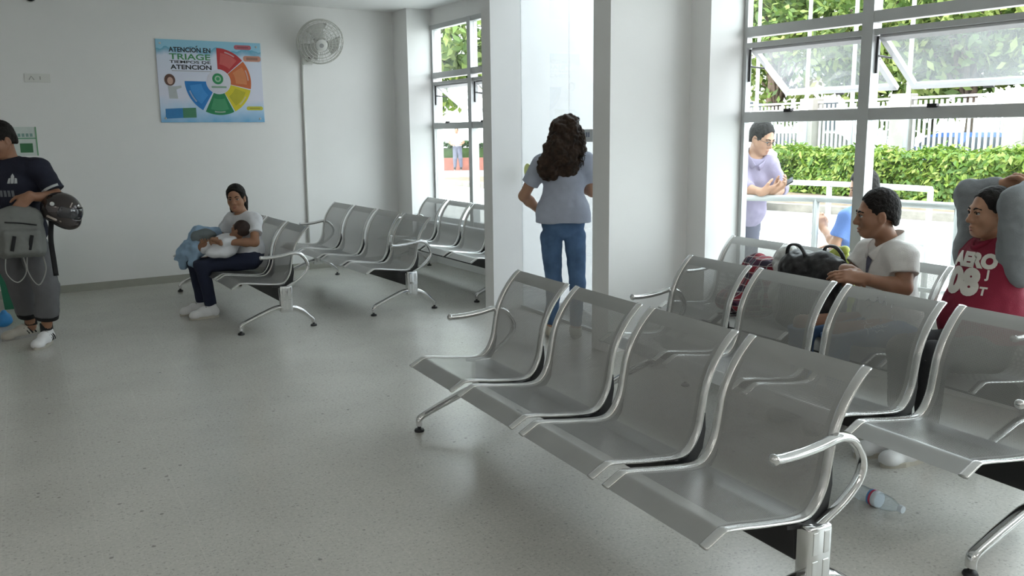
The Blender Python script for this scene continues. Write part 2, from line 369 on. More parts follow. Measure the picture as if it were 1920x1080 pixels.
# ------------------------------------------------------------------ signed distance bodies
class Sdf:
    def __init__(self): self.p = []
    def cone(self, a, b, ra, rb, k=0.02, op='add', flat=False, flat_a=False):
        a, b = np.array(a, float), np.array(b, float); m = max(ra, rb)
        def f(X, Y, Z):
            ba = b - a; L2 = ba @ ba + 1e-12
            px, py, pz = X - a[0], Y - a[1], Z - a[2]
            h = (px * ba[0] + py * ba[1] + pz * ba[2]) / L2
            t = np.clip(h, 0, 1)
            d = np.sqrt((px - t * ba[0]) ** 2 + (py - t * ba[1]) ** 2 + (pz - t * ba[2]) ** 2) - (ra + t * (rb - ra))
            L = math.sqrt(L2)
            if flat: d = np.maximum(d, (h - 1) * L)
            if flat_a: d = np.maximum(d, -h * L)
            return d
        self.p.append((f, np.minimum(a, b) - m, np.maximum(a, b) + m, k, op)); return self
    def ell(self, c, r, R=None, k=0.02, op='add'):
        c = np.array(c, float); r = np.array(r, float); Rm = np.eye(3) if R is None else np.array(R)
        def f(X, Y, Z):
            px, py, pz = X - c[0], Y - c[1], Z - c[2]
            q = [(Rm[0, i] * px + Rm[1, i] * py + Rm[2, i] * pz) / r[i] for i in range(3)]
            k0 = np.sqrt(q[0] ** 2 + q[1] ** 2 + q[2] ** 2)
            k1 = np.sqrt((q[0] / r[0]) ** 2 + (q[1] / r[1]) ** 2 + (q[2] / r[2]) ** 2) + 1e-9
            return k0 * (k0 - 1) / k1
        ext = np.sqrt(((Rm * r) ** 2).sum(1))
        self.p.append((f, c - ext, c + ext, k, op)); return self
    def rbox(self, c, h, rad, R=None, k=0.01, op='add'):
        c = np.array(c, float); h = np.array(h, float) - rad; Rm = np.eye(3) if R is None else np.array(R)
        def f(X, Y, Z):
            px, py, pz = X - c[0], Y - c[1], Z - c[2]
            q = [np.abs(Rm[0, i] * px + Rm[1, i] * py + Rm[2, i] * pz) - h[i] for i in range(3)]
            out = np.sqrt(sum(np.maximum(x, 0) ** 2 for x in q)); ins = np.minimum(np.maximum(np.maximum(q[0], q[1]), q[2]), 0)
            return out + ins - rad
        ext = np.abs(Rm) @ (h + rad)
        self.p.append((f, c - ext, c + ext, k, op)); return self
    def cut(self, o, n, k=0.004, c=None, R=None):
        """remove everything on the +n side of the plane through o (inside the ball c,R if given)"""
        o = np.array(o, float); n = np.array(n, float); n = n / np.linalg.norm(n)
        def f(X, Y, Z):
            d = -((X - o[0]) * n[0] + (Y - o[1]) * n[1] + (Z - o[2]) * n[2])
            if c is not None:
                d = np.maximum(d, np.sqrt((X - c[0]) ** 2 + (Y - c[1]) ** 2 + (Z - c[2]) ** 2) - R)
            return d
        lo = np.full(3, -1e9) if c is None else np.array(c, float) - R
        hi = np.full(3, 1e9) if c is None else np.array(c, float) + R
        self.p.append((f, lo, hi, k, 'sub')); return self
    def mesh(self, name, vox=0.006, wr=0.0, wrs=9.0, wr2=0.0, wrs2=30.0):
        lo = np.min([p[1] for p in self.p if p[4] == 'add'], axis=0) - 3 * vox
        hi = np.max([p[2] for p in self.p if p[4] == 'add'], axis=0) + 3 * vox
        n = np.ceil((hi - lo) / vox).astype(int) + 1
        ax = [(lo[i] + vox * np.arange(n[i])).astype(np.float32) for i in range(3)]
        D = np.full(n, 0.5, np.float32)
        for f, a, b, k, op in self.p:
            pad = max(k, 0.012) + 3 * vox
            i0 = np.clip(np.floor((a - pad - lo) / vox), 0, n).astype(int); i1 = np.clip(np.ceil((b + pad - lo) / vox) + 1, 0, n).astype(int)
            if np.any(i1 <= i0): continue
            s = tuple(slice(i0[i], i1[i]) for i in range(3))
            d = f(ax[0][s[0]][:, None, None], ax[1][s[1]][None, :, None], ax[2][s[2]][None, None, :]).astype(np.float32)
            cur = D[s]
            if op == 'add':
                h = np.maximum(k - np.abs(cur - d), 0) / max(k, 1e-6); D[s] = np.minimum(cur, d) - h * h * k * 0.25
            else:
                d = -d; h = np.maximum(k - np.abs(cur - d), 0) / max(k, 1e-6); D[s] = np.maximum(cur, d) + h * h * k * 0.25
        D[0] = D[-1] = 0.5; D[:, 0] = D[:, -1] = 0.5; D[:, :, 0] = D[:, :, -1] = 0.5
        ins = D < 0
        c = np.zeros(np.array(n) - 1, np.int8)
        off = [(x, y, z) for x in (0, 1) for y in (0, 1) for z in (0, 1)]
        def sh(A, o): return A[o[0]:o[0] + n[0] - 1, o[1]:o[1] + n[1] - 1, o[2]:o[2] + n[2] - 1]
        for o in off: c += sh(ins, o)
        cells = np.argwhere((c > 0) & (c < 8))
        val = {o: D[cells[:, 0] + o[0], cells[:, 1] + o[1], cells[:, 2] + o[2]] for o in off}
        acc = np.zeros((len(cells), 3)); cnt = np.zeros(len(cells))
        for o in off:
            for a in range(3):
                if o[a] == 0:
                    q = list(o); q[a] = 1; q = tuple(q)
                    v0, v1 = val[o], val[q]; m = (v0 < 0) != (v1 < 0)
                    t = np.where(m, v0 / np.where(m, v0 - v1, 1), 0)
                    pt = np.array(o, float)[None, :].repeat(len(cells), 0); pt[:, a] = t
                    acc[m] += pt[m]; cnt[m] += 1
        co = lo + vox * (cells + acc / cnt[:, None])
        idx = np.full(np.array(n) - 1, -1, np.int32); idx[tuple(cells.T)] = np.arange(len(cells))
        quads = []
        for a in range(3):
            b, e = (a + 1) % 3, (a + 2) % 3
            s0 = [slice(None)] * 3; s1 = [slice(None)] * 3; s0[a] = slice(0, -1); s1[a] = slice(1, None)
            A, B = ins[tuple(s0)], ins[tuple(s1)]
            for pos in (0, 1):
                w = np.argwhere((A & ~B) if pos == 0 else (~A & B))
                w = w[(w[:, b] > 0) & (w[:, e] > 0) & (w[:, b] < n[b] - 1) & (w[:, e] < n[e] - 1)]
                q = []
                for db, de in ((1, 1), (0, 1), (0, 0), (1, 0)):
                    ww = w.copy(); ww[:, b] -= db; ww[:, e] -= de; q.append(idx[tuple(ww.T)])
                q = np.stack(q, 1)
                quads.append(q if pos == 0 else q[:, ::-1])
        quads = np.concatenate(quads); quads = quads[(quads >= 0).all(1)]
        me = bpy.data.meshes.new(name)
        me.vertices.add(len(co)); me.vertices.foreach_set('co', co.astype(np.float32).ravel())
        me.loops.add(quads.size); me.loops.foreach_set('vertex_index', quads.astype(np.int32).ravel())
        me.polygons.add(len(quads)); me.polygons.foreach_set('loop_start', np.arange(0, quads.size, 4, dtype=np.int32))
        me.polygons.foreach_set('loop_total', np.full(len(quads), 4, np.int32))
        me.update(calc_edges=True); me.validate()
        # one light smoothing pass over the edges
        e = np.empty(len(me.edges) * 2, np.int32); me.edges.foreach_get('vertices', e); e = e.reshape(-1, 2)
        for lam in (0.5, -0.52, 0.5):
            s = np.zeros_like(co); k = np.zeros(len(co))
            np.add.at(s, e[:, 0], co[e[:, 1]]); np.add.at(s, e[:, 1], co[e[:, 0]]); np.add.at(k, e.ravel(), 1)
            co = co + lam * (s / np.maximum(k, 1)[:, None] - co)
        me.vertices.foreach_set('co', co.astype(np.float32).ravel()); me.update()
        if wr or wr2:
            nr = np.empty(len(co) * 3, np.float32); me.vertices.foreach_get('normal', nr); nr = nr.reshape(-1, 3)
            ds = np.array([mnoise.noise(V3(p) * wrs) * wr + (mnoise.noise(V3(p) * wrs2) * wr2 if wr2 else 0) for p in co])
            co = co + nr * ds[:, None]
            me.vertices.foreach_set('co', co.astype(np.float32).ravel()); me.update()
        return me
def sobj(name, s, m, parent=None, vox=0.006, label=None, **kw):
    return link(name, s.mesh(name, vox, **kw), m, parent, True, label)

# ================================================================== ROOM
H = 2.84
bm = nb(); prism(bm, [(-5.2, -4.2), (5.3, -4.2), (5.02, -2.0), (4.2, 4.6), (4.2, 4.8), (3.53, 4.99), (3.53, 6.5), (4.09, 6.64), (3.95, 9.34), (3.95, 9.9), (-5.2, 9.9)], -0.12, 0.0)
struct('floor', bm, M['floor'])
bm = nb(); prism(bm, [(-5.2, -4.2), (5.5, -4.2), (5.3, -2.0), (4.5, 4.6), (4.36, 4.99), (3.6, 4.99), (3.6, 6.49), (4.3, 6.64), (4.2, 9.34), (4.2, 10.2), (-5.2, 10.2)], H, H + 0.22)
struct('ceiling', bm, M['ceil'])
def bw(x, o=0.0):                       # back wall line (offset o into the room)
    return 9.4031 + 0.0884 * x - o
bm = nb(); prism(bm, [(-5.0, bw(-5.0)), (3.63, bw(3.63)), (3.63, bw(3.63) + .22), (-5.0, bw(-5.0) + .22)], 0, H); struct('wall_back', bm, M['wall'])
bm = nb(); prism(bm, [(3.63, 9.724), (3.654, 9.345), (3.943, 9.342), (4.035, 9.342), (4.17, 9.60), (4.17, 9.95), (3.63, 9.95)], 0, H); struct('wall_corner', bm, M['wall'])
bm = nb(); prism(bm, [(-5.2, -4.2), (-5.0, -4.2), (-5.0, 9.2), (-5.2, 9.2)], 0, H); struct('wall_left', bm, M['wall'])
bm = nb(); prism(bm, [(-5.0, -4.2), (5.3, -4.2), (5.3, -4.0), (-5.0, -4.0)], 0, H); struct('wall_front', bm, M['wall'])
# partitions either side of the glass door
bm = nb(); prism(bm, [(3.25, 6.49), (4.24, 6.49), (4.27, 6.635), (3.242, 6.635)], 0, H); struct('wall_door_far', bm, M['wall'])
bm = nb(); prism(bm, [(3.257, 4.79), (3.905, 4.79), (3.912, 4.6), (4.245, 4.6), (4.36, 4.80), (4.36, 4.99), (3.257, 4.99)], 0, H); struct('wall_door_near', bm, M['wall'])
# window bays: walls under and over
def bay(A, B, z0, z1, t=0.2, name='wall_right'):
    A, B = V3((*A, 0)), V3((*B, 0)); d = (B - A).normalized(); nrm = V3((-d.y, d.x, 0))
    if nrm.x < 0: nrm = -nrm
    bm = nb(); prism(bm, [(p.x, p.y) for p in (A, B, B + nrm * t, A + nrm * t)], z0, z1); return struct(name, bm, M['wall'])
WA, WB, WC = (3.943, 9.342), (4.054, 7.3), (4.09, 6.635)
HEAD = 2.665
bay(WA, WB, 0, 0.5); bay(WA, WB, HEAD, H); bay(WB, WC, 0, H)
XA, XB = (4.2, 4.6), (5.01, -2.0)
bay(XA, XB, 0, 0.45, name='wall_right_near'); bay(XA, XB, HEAD, H, name='wall_right_near'); bay(XB, (5.27, -4.1), 0, H, name='wall_right_near')
# baseboards
bm = nb(); prism(bm, [(-5.0, bw(-5.0)), (3.63, bw(3.63)), (3.63, bw(3.63, .014)), (-5.0, bw(-5.0, .014))], 0.0, 0.075); struct('baseboard_back', bm, M['base'])
bm = nb(); prism(bm, [(-5.0, -4.0), (-4.986, -4.0), (-4.986, 8.96), (-5.0, 8.96)], 0, 0.075); struct('baseboard_left', bm, M['base'])

# ------------------------------------------------------------------ windows
def window(name, A, B, z0, muls, awn):
    """A far end, B near end; muls: distances from A of mullion centres; awn: bays holding an open awning sash"""
    A3, B3 = V3((*A, 0)), V3((*B, 0)); d = (B3 - A3).normalized(); L = (B3 - A3).length
    nrm = V3((-d.y, d.x, 0)); nrm = nrm if nrm.x > 0 else -nrm
    R = Matrix((d, nrm, V3((0, 0, 1)))).transposed()
    w = bpy.data.objects.new(name, None); COL.objects.link(w); w['kind'] = 'structure'; w.location = A3; BASES[w.name] = A3
    y0 = 0.018
    def bar(bm, s0, s1, za, zb, dep=0.07, off=0.0):
        obox(bm, A3 + d * ((s0 + s1) / 2) + nrm * (y0 + off) + V3((0, 0, (za + zb) / 2)), (s1 - s0, dep, zb - za), R)
    bm = nb()
    bar(bm, 0, 0.032, z0, HEAD, 0.05); bar(bm, L - 0.045, L, z0, HEAD); bar(bm, 0, L, HEAD - 0.05, HEAD); bar(bm, 0, L, z0, z0 + 0.05)
    obj('window_frame', bm, M['alum'], w)
    for s in muls:
        bm = nb(); bar(bm, s - 0.036, s + 0.036, z0, HEAD, 0.085); obj('mullion', bm, M['alum'], w)
    bm = nb(); bar(bm, 0.032, L - 0.045, 2.086, 2.15, 0.075); obj('rail', bm, M['alum'], w)
    bm = nb(); bar(bm, 0.032, L - 0.045, 1.532, 1.6, 0.075); obj('rail', bm, M['alum'], w)
    bm = nb(); bar(bm, -0.02, L + 0.02, z0 - 0.03, z0, 0.30, 0.03); obj('window_sill', bm, M['alum_white'], w)
    cuts = [0.032] + [m for m in muls] + [L - 0.045]
    for i in range(len(cuts) - 1):
        s0 = cuts[i] + (0.036 if i else 0); s1 = cuts[i + 1] - (0.036 if i < len(cuts) - 2 else 0)
        for za, zb in ((2.15, HEAD - 0.05), (z0 + 0.05, 1.532)):
            bm = nb(); bar(bm, s0, s1, za, zb, 0.005); obj('pane', bm, M['glass'], w)
        bm = nb(); bar(bm, s0, s1, 2.018, 2.05, 0.05, 0.0); obj('vent_head', bm, M['alum'], w, label='dark grey head bar of the vent opening')
        # awning sash, hinged at its head and pushed outward at the foot
        ang = math.radians(53 if awn[i % len(awn)] else 0)
        hl = 0.475; t = nrm * math.sin(ang) + V3((0, 0, -math.cos(ang))); n2 = nrm * math.cos(ang) + V3((0, 0, math.sin(ang)))
        R2 = Matrix((d, n2, -t)).transposed(); hp = A3 + nrm * (y0 + 0.01) + V3((0, 0, 2.012))
        def sbar(bm, sa, sb, ta, tb, th=0.03):
            obox(bm, hp + d * ((sa + sb) / 2) + t * ((ta + tb) / 2), (sb - sa, th, tb - ta), R2)
        bm = nb(); e = 0.012
        sbar(bm, s0 + e, s0 + e + 0.034, 0, hl); sbar(bm, s1 - e - 0.034, s1 - e, 0, hl); sbar(bm, s0 + e, s1 - e, 0, 0.034); sbar(bm, s0 + e, s1 - e, hl - 0.034, hl)
        sash = obj('awning_sash', bm, M['alum_white'], w, label='white awning sash pushed open')
        bm = nb(); sbar(bm, s0 + e + 0.034, s1 - e - 0.034, 0.034, hl - 0.034, 0.005); obj('sash_pane', bm, M['glass_milky'], sash)
        bm = nb(); mid = (s0 + s1) / 2; sbar(bm, mid - 0.03, mid + 0.03, hl - 0.012, hl + 0.022, 0.022); obj('sash_latch', bm, M['black'], sash)
        bm = nb(); mid2 = s0 + (s1 - s0) * 0.42
        obox(bm, A3 + d * mid2 + nrm * (y0 - 0.035) + V3((0, 0, 1.603)), (0.055, 0.03, 0.022), R); obj('latch_keeper', bm, M['black'], w)
        for s in (s0 + 0.008, s1 - 0.008):           # friction stays
            bm = nb(); p = A3 + d * s + nrm * (y0 + 0.0)
            tube(bm, [p + V3((0, 0, 2.01)), p + V3((0, 0, 1.80))], 0.007, 6)
            q = hp + d * s + t * 0.2
            tube(bm, [p + V3((0, 0, 1.90)), q], 0.006, 6); obj('friction_stay', bm, M['black'], w)
    return w
window('window_1', WA, WB, 0.5, [0.915, 1.55], [1])
window('window_2', XA, XB, 0.45, [0.93, 1.93, 2.93, 3.93, 4.93, 5.9], [1])

# ------------------------------------------------------------------ glass door beside the partition
dr = bpy.data.objects.new('door_1', None); COL.objects.link(dr); dr['kind'] = 'structure'; dr.location = (3.53, 5.74, 0); BASES[dr.name] = V3((3.53, 5.74, 0))
bm = nb(); box(bm, (3.526, 5.745, 0.02), (3.536, 6.488, H)); obj('glass_leaf', bm, M['glass_door'], dr)
bm = nb(); box(bm, (3.526, 4.992, 0.02), (3.536, 5.735, H)); obj('glass_leaf', bm, M['glass_door'], dr)
bm = nb(); box(bm, (3.51, 4.99, 0.0), (3.552, 6.49, 0.02)); obj('threshold', bm, M['alum'], dr)
bm = nb(); tube(bm, [(3.50, 5.72, 0.95), (3.49, 5.72, 1.25)], 0.012, 8); tube(bm, [(3.526, 5.72, .97), (3.49, 5.72, .97)], .007, 6); tube(bm, [(3.526, 5.72, 1.23), (3.49, 5.72, 1.23)], .007, 6)
obj('door_handle', bm, M['chrome'], dr)
bm = nb(); obox(bm, V3((3.524, 5.50, 1.455)), (0.003, 0.20, 0.09), Matrix.Identity(3)); st = obj('door_notice', bm, mat('notice_film', (0.62, 0.66, 0.68), 0.5, var=0.05), dr, label='pale grey notice stuck on the door glass')
bm = nb()
for k in range(5): obox(bm, V3((3.522, 5.57 - k * 0.03, 1.462)), (0.002, 0.018, 0.035), Matrix.Identity(3))
obj('notice_print', bm, mat('notice_ink', (0.20, 0.24, 0.33), 0.6, var=0.05), st)
bm = nb(); lathe(bm, [(0.06, 0), (0.06, 0.003), (0, 0.003)], (3.525, 6.38, 1.17), (-1, 0, 0), 20); obj('yellow_patch', bm, mat('yellow_green_patch', (0.62, 0.68, 0.25), 0.5, var=0.15), dr, label='pale yellow patch standing in for something outside the door')  # disc added on the glass for a blurred yellow-green bit outside

# ================================================================== BENCHES
P = 0.57; GAP = 0.0762
PROF = [(.464, .350), (.445, .360), (.422, .373), (.400, .3845), (.388, .3865), (.372, .3855), (.33, .381), (.27, .372), (.19, .362), (.12, .355), (.075, .360), (.045, .382), (.024, .414), (.008, .455), (-.004, .52), (-.017, .586), (-.045, .655), (-.083, .714), (-.118, .754), (-.148, .780)]
PP = crom([(-f, 0, z) for f, z in PROF], 4)
def seat_mesh(bm, al):
    uvl = bm.loops.layers.uv.new('UVMap'); hw = (P - GAP) / 2
    xs = np.linspace(-hw, hw, 9); s = 0; rows = []; sl = []
    for i, p in enumerate(PP):
        if i: s += (PP[i] - PP[i - 1]).length
        sl.append(s); rows.append([bm.verts.new((p.x, -al + x, p.z)) for x in xs])
    fs = []
    for i in range(len(rows) - 1):
        for k in range(len(xs) - 1):
            f = bm.faces.new((rows[i][k], rows[i][k + 1], rows[i + 1][k + 1], rows[i + 1][k])); fs.append(f)
            for l, (a, b) in zip(f.loops, ((i, k), (i, k + 1), (i + 1, k + 1), (i + 1, k))): l[uvl].uv = (xs[b], sl[a])
def make_bench(label):
    t = thing('waiting_bench', label, 'bench', (0, 0, 0), 'perforated steel waiting benches')
    for k in range(4):
        al = (k + .5) * P; hw = (P - GAP) / 2
        bm = nb(); seat_mesh(bm, al); me = bpy.data.meshes.new('seat'); bm.to_mesh(me); bm.free()
        so = link('seat', me, M['seat'], t, True)
        for sg in (-1, 1):
            bm = nb(); y = -al + sg * (hw - 0.006)
            tube(bm, [V3((p.x, y, p.z)) for p in PP], 0.0105, 10, flat=(0.7, 1.85), side=(0, 1, 0))
            obj('seat_rail', bm, M['rail'], so, True, label='bright chrome edge rail')
        for sg in (-1, 1):
            bm = nb(); y = -al + sg * (hw + 0.0)
            poly = [(.16, .348), (.10, .342), (.06, .352), (.03, .388), (.010, .44), (.001, .50), (-.012, .50), (-.016, .44), (-.004, .37), (.02, .335), (.10, .325), (.16, .335)]
            a = [bm.verts.new((-f, y - 0.005, z)) for f, z in poly]; b = [bm.verts.new((-f, y + 0.005, z)) for f, z in poly]
            bm.faces.new(a); bm.faces.new(b[::-1])
            for i in range(len(a)): bm.faces.new((a[i], b[i], b[(i + 1) % len(a)], a[(i + 1) % len(a)]))
            obj('seat_bracket', bm, M['beam'], so, label='black bracket under the seat')
    bm = nb(); box(bm, (-0.112, -(4 * P - .045), 0.222), (-0.018, -.045, 0.332)); bevel_all(bm, 0.006)
    obj('beam', bm, M['beam'], t, label='black steel beam')
    for al in (0.02, 4 * P - 0.02):
        bm = nb(); y = -al
        box(bm, (-0.112, y - 0.027, 0.135), (-0.016, y + 0.027, 0.34)); bevel_all(bm, 0.009, 3)
        lg = obj('leg', bm, M['chrome'], t, True, sharp=40)
        for x0 in (-0.095, -0.052):
            for z0, z1 in ((0.255, 0.325), (0.16, 0.235)):
                bm = nb(); box(bm, (x0, y - 0.029, z0), (x0 + 0.022, y + 0.029, z1)); bevel_all(bm, 0.0012, 1); obj('column_inset', bm, M['rail'], lg)
        for path, r0, r1, foot in (([(-.075, .178), (-.15, .172), (-.24, .142), (-.33, .108), (-.40, .078), (-.418, .058), (-.419, .03)], .030, .020, -.419),
                                    ([(-.05, .178), (.01, .160), (.07, .125), (.12, .078), (.143, .056), (.147, .03)], .030, .020, .147)):
            pp = crom([(x, y, z) for x, z in path], 6); n = len(pp)
            bm = nb(); tube(bm, pp, [r0 + (r1 - r0) * (i / (n - 1)) ** .6 for i in range(n)], 10, flat=(0.72, 1.0), side=(0, 1, 0))
            fo = obj('foot_arm', bm, M['chrome'], lg, True, sharp=60)
            bm = nb(); lathe(bm, [(.024, .0), (.026, .006), (.022, .014), (.009, .018), (.009, .04)], (foot, y, 0), seg=16); obj('foot_pad', bm, M['black'], lg, True, label='dark levelling foot', sharp=40)
        arm = [(.236, .569), (.19, .567), (.12, .570), (.06, .577), (.005, .587), (-.03, .588), (-.07, .575), (-.105, .537), (-.124, .49), (-.108, .438), (-.05, .385), (.03, .34), (.075, .315), (.085, .27)]
        pp = crom([(-f, y, z) for f, z in arm], 6); n = len(pp)
        bm = nb(); tube(bm, pp, [0.0175 if i < n * .5 else 0.0155 for i in range(n)], 12, flat=(0.85, 1.1), side=(0, 1, 0))
        ar = obj('armrest', bm, M['chrome'], t, True, sharp=60)
        bm = nb(); sphere(bm, (-.236, y, .569), 0.0185, 14, 10, (0.7, 1.08, 0.95)); obj('end_cap', bm, M['chrome'], ar, True)
    return t
def copy_tree(o, parent=None):
    c = o.copy(); COL.objects.link(c)
    if parent is not None: c.parent = parent
    for ch in list(o.children): copy_tree(ch, c)
    return c
bench0 = make_bench('empty front-row steel bench, its near armrest just before the drinks bottle')
SPOTS = [
    ((1.968, 3.978), 0.0, None),
    ((3.070, 3.945), -0.014, 'empty four-seat steel bench between the front-row bench and the man in white polo'),
    ((3.915, 4.53), 0.0, 'steel bench under the big window holding the bags and two sitters'),
    ((1.466, 8.938), 0.064, 'steel bench on which the woman in white tee sits with a baby'),
    ((2.522, 9.092), 0.083, 'empty steel bench directly behind the woman with the baby'),
    ((3.622, 9.177), 0.036, 'empty steel bench against the far narrow window by the partition'),
]
BENCH = []
for i, (xy, th, lab) in enumerate(SPOTS):
    o = bench0 if i == 0 else copy_tree(bench0)
    if lab: o['label'] = lab
    o.location = (*xy, 0); o.rotation_euler = (0, 0, th); BENCH.append(o)
# thin whitish streaks on one backrest of the second bench
E2 = BENCH[1]
seat3 = [c for c in E2.children if c.name.startswith('seat')][2]
bm = nb(); rr = random.Random(3)
def prof_at(z):
    for a, b in zip(PP[:-1], PP[1:]):
        if a.z <= z <= b.z and a.x >= -0.05: 
            t = (z - a.z) / max(b.z - a.z, 1e-6); return a.x + (b.x - a.x) * t
    return 0.0
for k in range(16):
    y0 = -2.5 * P - 0.02 + rr.uniform(-.09, .09); z0 = rr.uniform(.63, .745); dy = rr.uniform(-.05, .07); dz = rr.uniform(-.05, .03)
    pts = [(prof_at(z0 + dz * s + .006 * math.sin(9 * s + k)) - 0.0025, y0 + dy * s + .005 * math.sin(7 * s + 2 * k), z0 + dz * s + .006 * math.sin(9 * s + k)) for s in np.linspace(0, 1, 7)]
    tube(bm, pts, 0.0011, 4)
obj('whitish_streak', bm, M['print_grey'], seat3, label='whitish streaks on the backrest')

# ================================================================== THINGS ON THE WALLS
# poster: local u (0..1 to the right), v (0..1 downwards)
PA, PB = V3((1.065, bw(1.065), 0)), V3((2.102, bw(2.102), 0)); pd = (PB - PA).normalized(); pn = V3((pd.y, -pd.x, 0))
PW = (PB - PA).length; PH = 0.81; PZ = 2.432
def pt2(u, v, off): return PA + pd * (u * PW) + pn * off + V3((0, 0, PZ - v * PH))
def decal(bm, pts, off, th=0.0012):
    a = [bm.verts.new(pt2(u, v, off)) for u, v in pts]; b = [bm.verts.new(pt2(u, v, off + th)) for u, v in pts]
    bm.faces.new(a); bm.faces.new(b[::-1]); n = len(a)
    for i in range(n): bm.faces.new((a[i], b[i], b[(i + 1) % n], a[(i + 1) % n]))
def rrect(u0, v0, u1, v1, r, n=6):
    out = []; ru, rv = r / PW, r / PH
    for cu, cv, a0 in ((u1 - ru, v0 + rv, -90), (u1 - ru, v1 - rv, 0), (u0 + ru, v1 - rv, 90), (u0 + ru, v0 + rv, 180)):
        for k in range(n + 1):
            a = math.radians(a0 + 90 * k / n); out.append((cu + ru * math.cos(a), cv + rv * math.sin(a)))
    return out
def flatmat(name, c, r=0.45): return mat(name, c, r, var=0.04, vscale=20)
def poster_paper():
    m = mat('poster_print', (0.66, 0.69, 0.80), 0.35); nt = m.node_tree; b = nt.nodes['Principled BSDF']
    tc = nt.nodes.new('ShaderNodeTexCoord'); sp = nt.nodes.new('ShaderNodeSeparateXYZ'); nt.links.new(tc.outputs['Generated'], sp.inputs[0])
    n = nt.nodes.new('ShaderNodeTexNoise'); n.inputs['Scale'].default_value = 5; nt.links.new(tc.outputs['Generated'], n.inputs['Vector'])
    a = nt.nodes.new('ShaderNodeMath'); a.operation = 'MULTIPLY_ADD'; a.inputs[1].default_value = 0.22; nt.links.new(n.outputs['Fac'], a.inputs[0]); nt.links.new(sp.outputs[2], a.inputs[2])
    cr = nt.nodes.new('ShaderNodeValToRGB'); e = cr.color_ramp.elements
    e[0].position = 0.09; e[0].color = (0.17, 0.42, 0.68, 1); e[1].position = 1.1; e[1].color = (0.10, 0.38, 0.56, 1)
    for p, c in ((0.27, (0.50, 0.66, 0.84, 1)), (0.42, (0.72, 0.73, 0.86, 1)), (0.90, (0.68, 0.73, 0.85, 1)), (1.02, (0.30, 0.58, 0.74, 1))):
        x = e.new(p); x.color = c
    e[-1].position = 1.0
    nt.links.new(a.outputs[0], cr.inputs['Fac']); nt.links.new(cr.outputs['Color'], b.inputs['Base Color']); return m
po = thing('triage_poster', 'colourful triage poster with a ring chart hung on the back wall', 'poster', tuple(pt2(.5, 1, 0)))
bm = nb(); decal(bm, [(0, 0), (1, 0), (1, 1), (0, 1)], 0.002, 0.010); obj('poster_panel', bm, poster_paper(), po)
CU, CV, RO, RI = 0.563, 0.495, 0.335, 0.125
def seg(a0, a1, ri, ro, n=20, grow=0.0):
    A = [math.radians(a0 + (a1 - a0) * k / n) for k in range(n + 1)]
    return [(CU + ro * math.cos(a) / PW, CV - ro * math.sin(a) / PH) for a in A] + [(CU + ri * math.cos(a) / PW, CV - ri * math.sin(a) / PH) for a in A[::-1]]
for a0, a1, c, c2, nm in ((90, 40.5, (0.50, 0.040, 0.045), (0.60, .12, .11), 'red'), (38.5, -12, (0.60, 0.15, 0.05), (0.66, .24, .10), 'orange'), (-14, -63, (0.68, 0.58, 0.03), (0.50, .45, .03), 'yellow'),
                       (-65, -116, (0.02, 0.22, 0.09), (0.06, .30, .14), 'green'), (-121, -180, (0.02, 0.20, 0.55), (0.05, .28, .66), 'blue')):
    bm = nb(); decal(bm, seg(a0, a1, RI, RO), 0.0125)
    so = obj('chart_segment', bm, flatmat('chart_' + nm, c), po, label=nm + ' segment of the ring chart')
    bm = nb(); am = (a0 + a1) / 2; hw = abs(a1 - a0) / 2
    decal(bm, seg(am + hw * .72, am - hw * .72, RI + 0.05, RO - 0.045), 0.0138, 0.0006); obj('text_block', bm, flatmat('chart_text_' + nm, c2), so)
    bm = nb(); decal(bm, seg(am + hw * .4, am - hw * .4, RO - .036, RO - .022), 0.0138, 0.0006); obj('caption_line', bm, flatmat('caption_' + nm, tuple(min(1, x * .5 + .3) for x in c)), so)
bm = nb(); decal(bm, [(CU + .118 * math.cos(k * PI / 20) / PW, CV + .118 * math.sin(k * PI / 20) / PH) for k in range(40)], 0.0125); obj('chart_centre', bm, flatmat('chart_centre_white', (0.66, 0.66, 0.74)), po)
for r, c, o in ((0.055, (0.03, 0.27, 0.10), .014), (0.032, (0.35, 0.55, 0.40), .0152), (0.018, (0.05, 0.32, 0.13), .0164)):
    bm = nb(); decal(bm, [(CU - .005 + r * math.cos(k * PI / 16) / PW, CV - .035 + r * math.sin(k * PI / 16) / PH) for k in range(32)], o); obj('emblem', bm, flatmat('emblem_green', c), po)
bm = nb(); decal(bm, rrect(CU - .07, CV + .055, CU + .075, CV + .078, .004), .014); obj('emblem_caption', bm, flatmat('emblem_caption_grey', (.25, .40, .30)), po)
for (u0, v0, u1, v1, r, c, nm) in ((.735, .035, .905, .09, .022, (.50, .13, .17), 'red pill shape'), (.82, .165, .995, .235, .024, (.55, .26, .19), 'salmon pill shape'), (.825, .80, .99, .848, .019, (.55, .52, .05), 'yellow lens shape')):
    bm = nb(); decal(bm, rrect(u0, v0, u1, v1, r), .0125); o = obj('callout', bm, flatmat('callout_' + nm[:3], c), po, label=nm)
    bm = nb(); decal(bm, rrect(u0 + .03, v0 + .018, u1 - .03, v1 - .018, .005), .014); obj('callout_text', bm, flatmat('callout_text_' + nm[:3], tuple(x * .55 + .02 for x in c)), o)
bm = nb(); decal(bm, [(.045, .835), (.205, .825), (.205, .945), (.045, .955)], .0125); obj('footer_bar', bm, flatmat('footer_blue', (.03, .20, .46)), po, label='blue half of the footer bar')
bm = nb(); decal(bm, [(.205, .825), (.33, .82), (.33, .94), (.205, .945)], .0125); obj('footer_bar', bm, flatmat('footer_green', (.06, .22, .12)), po, label='green half of the footer bar')
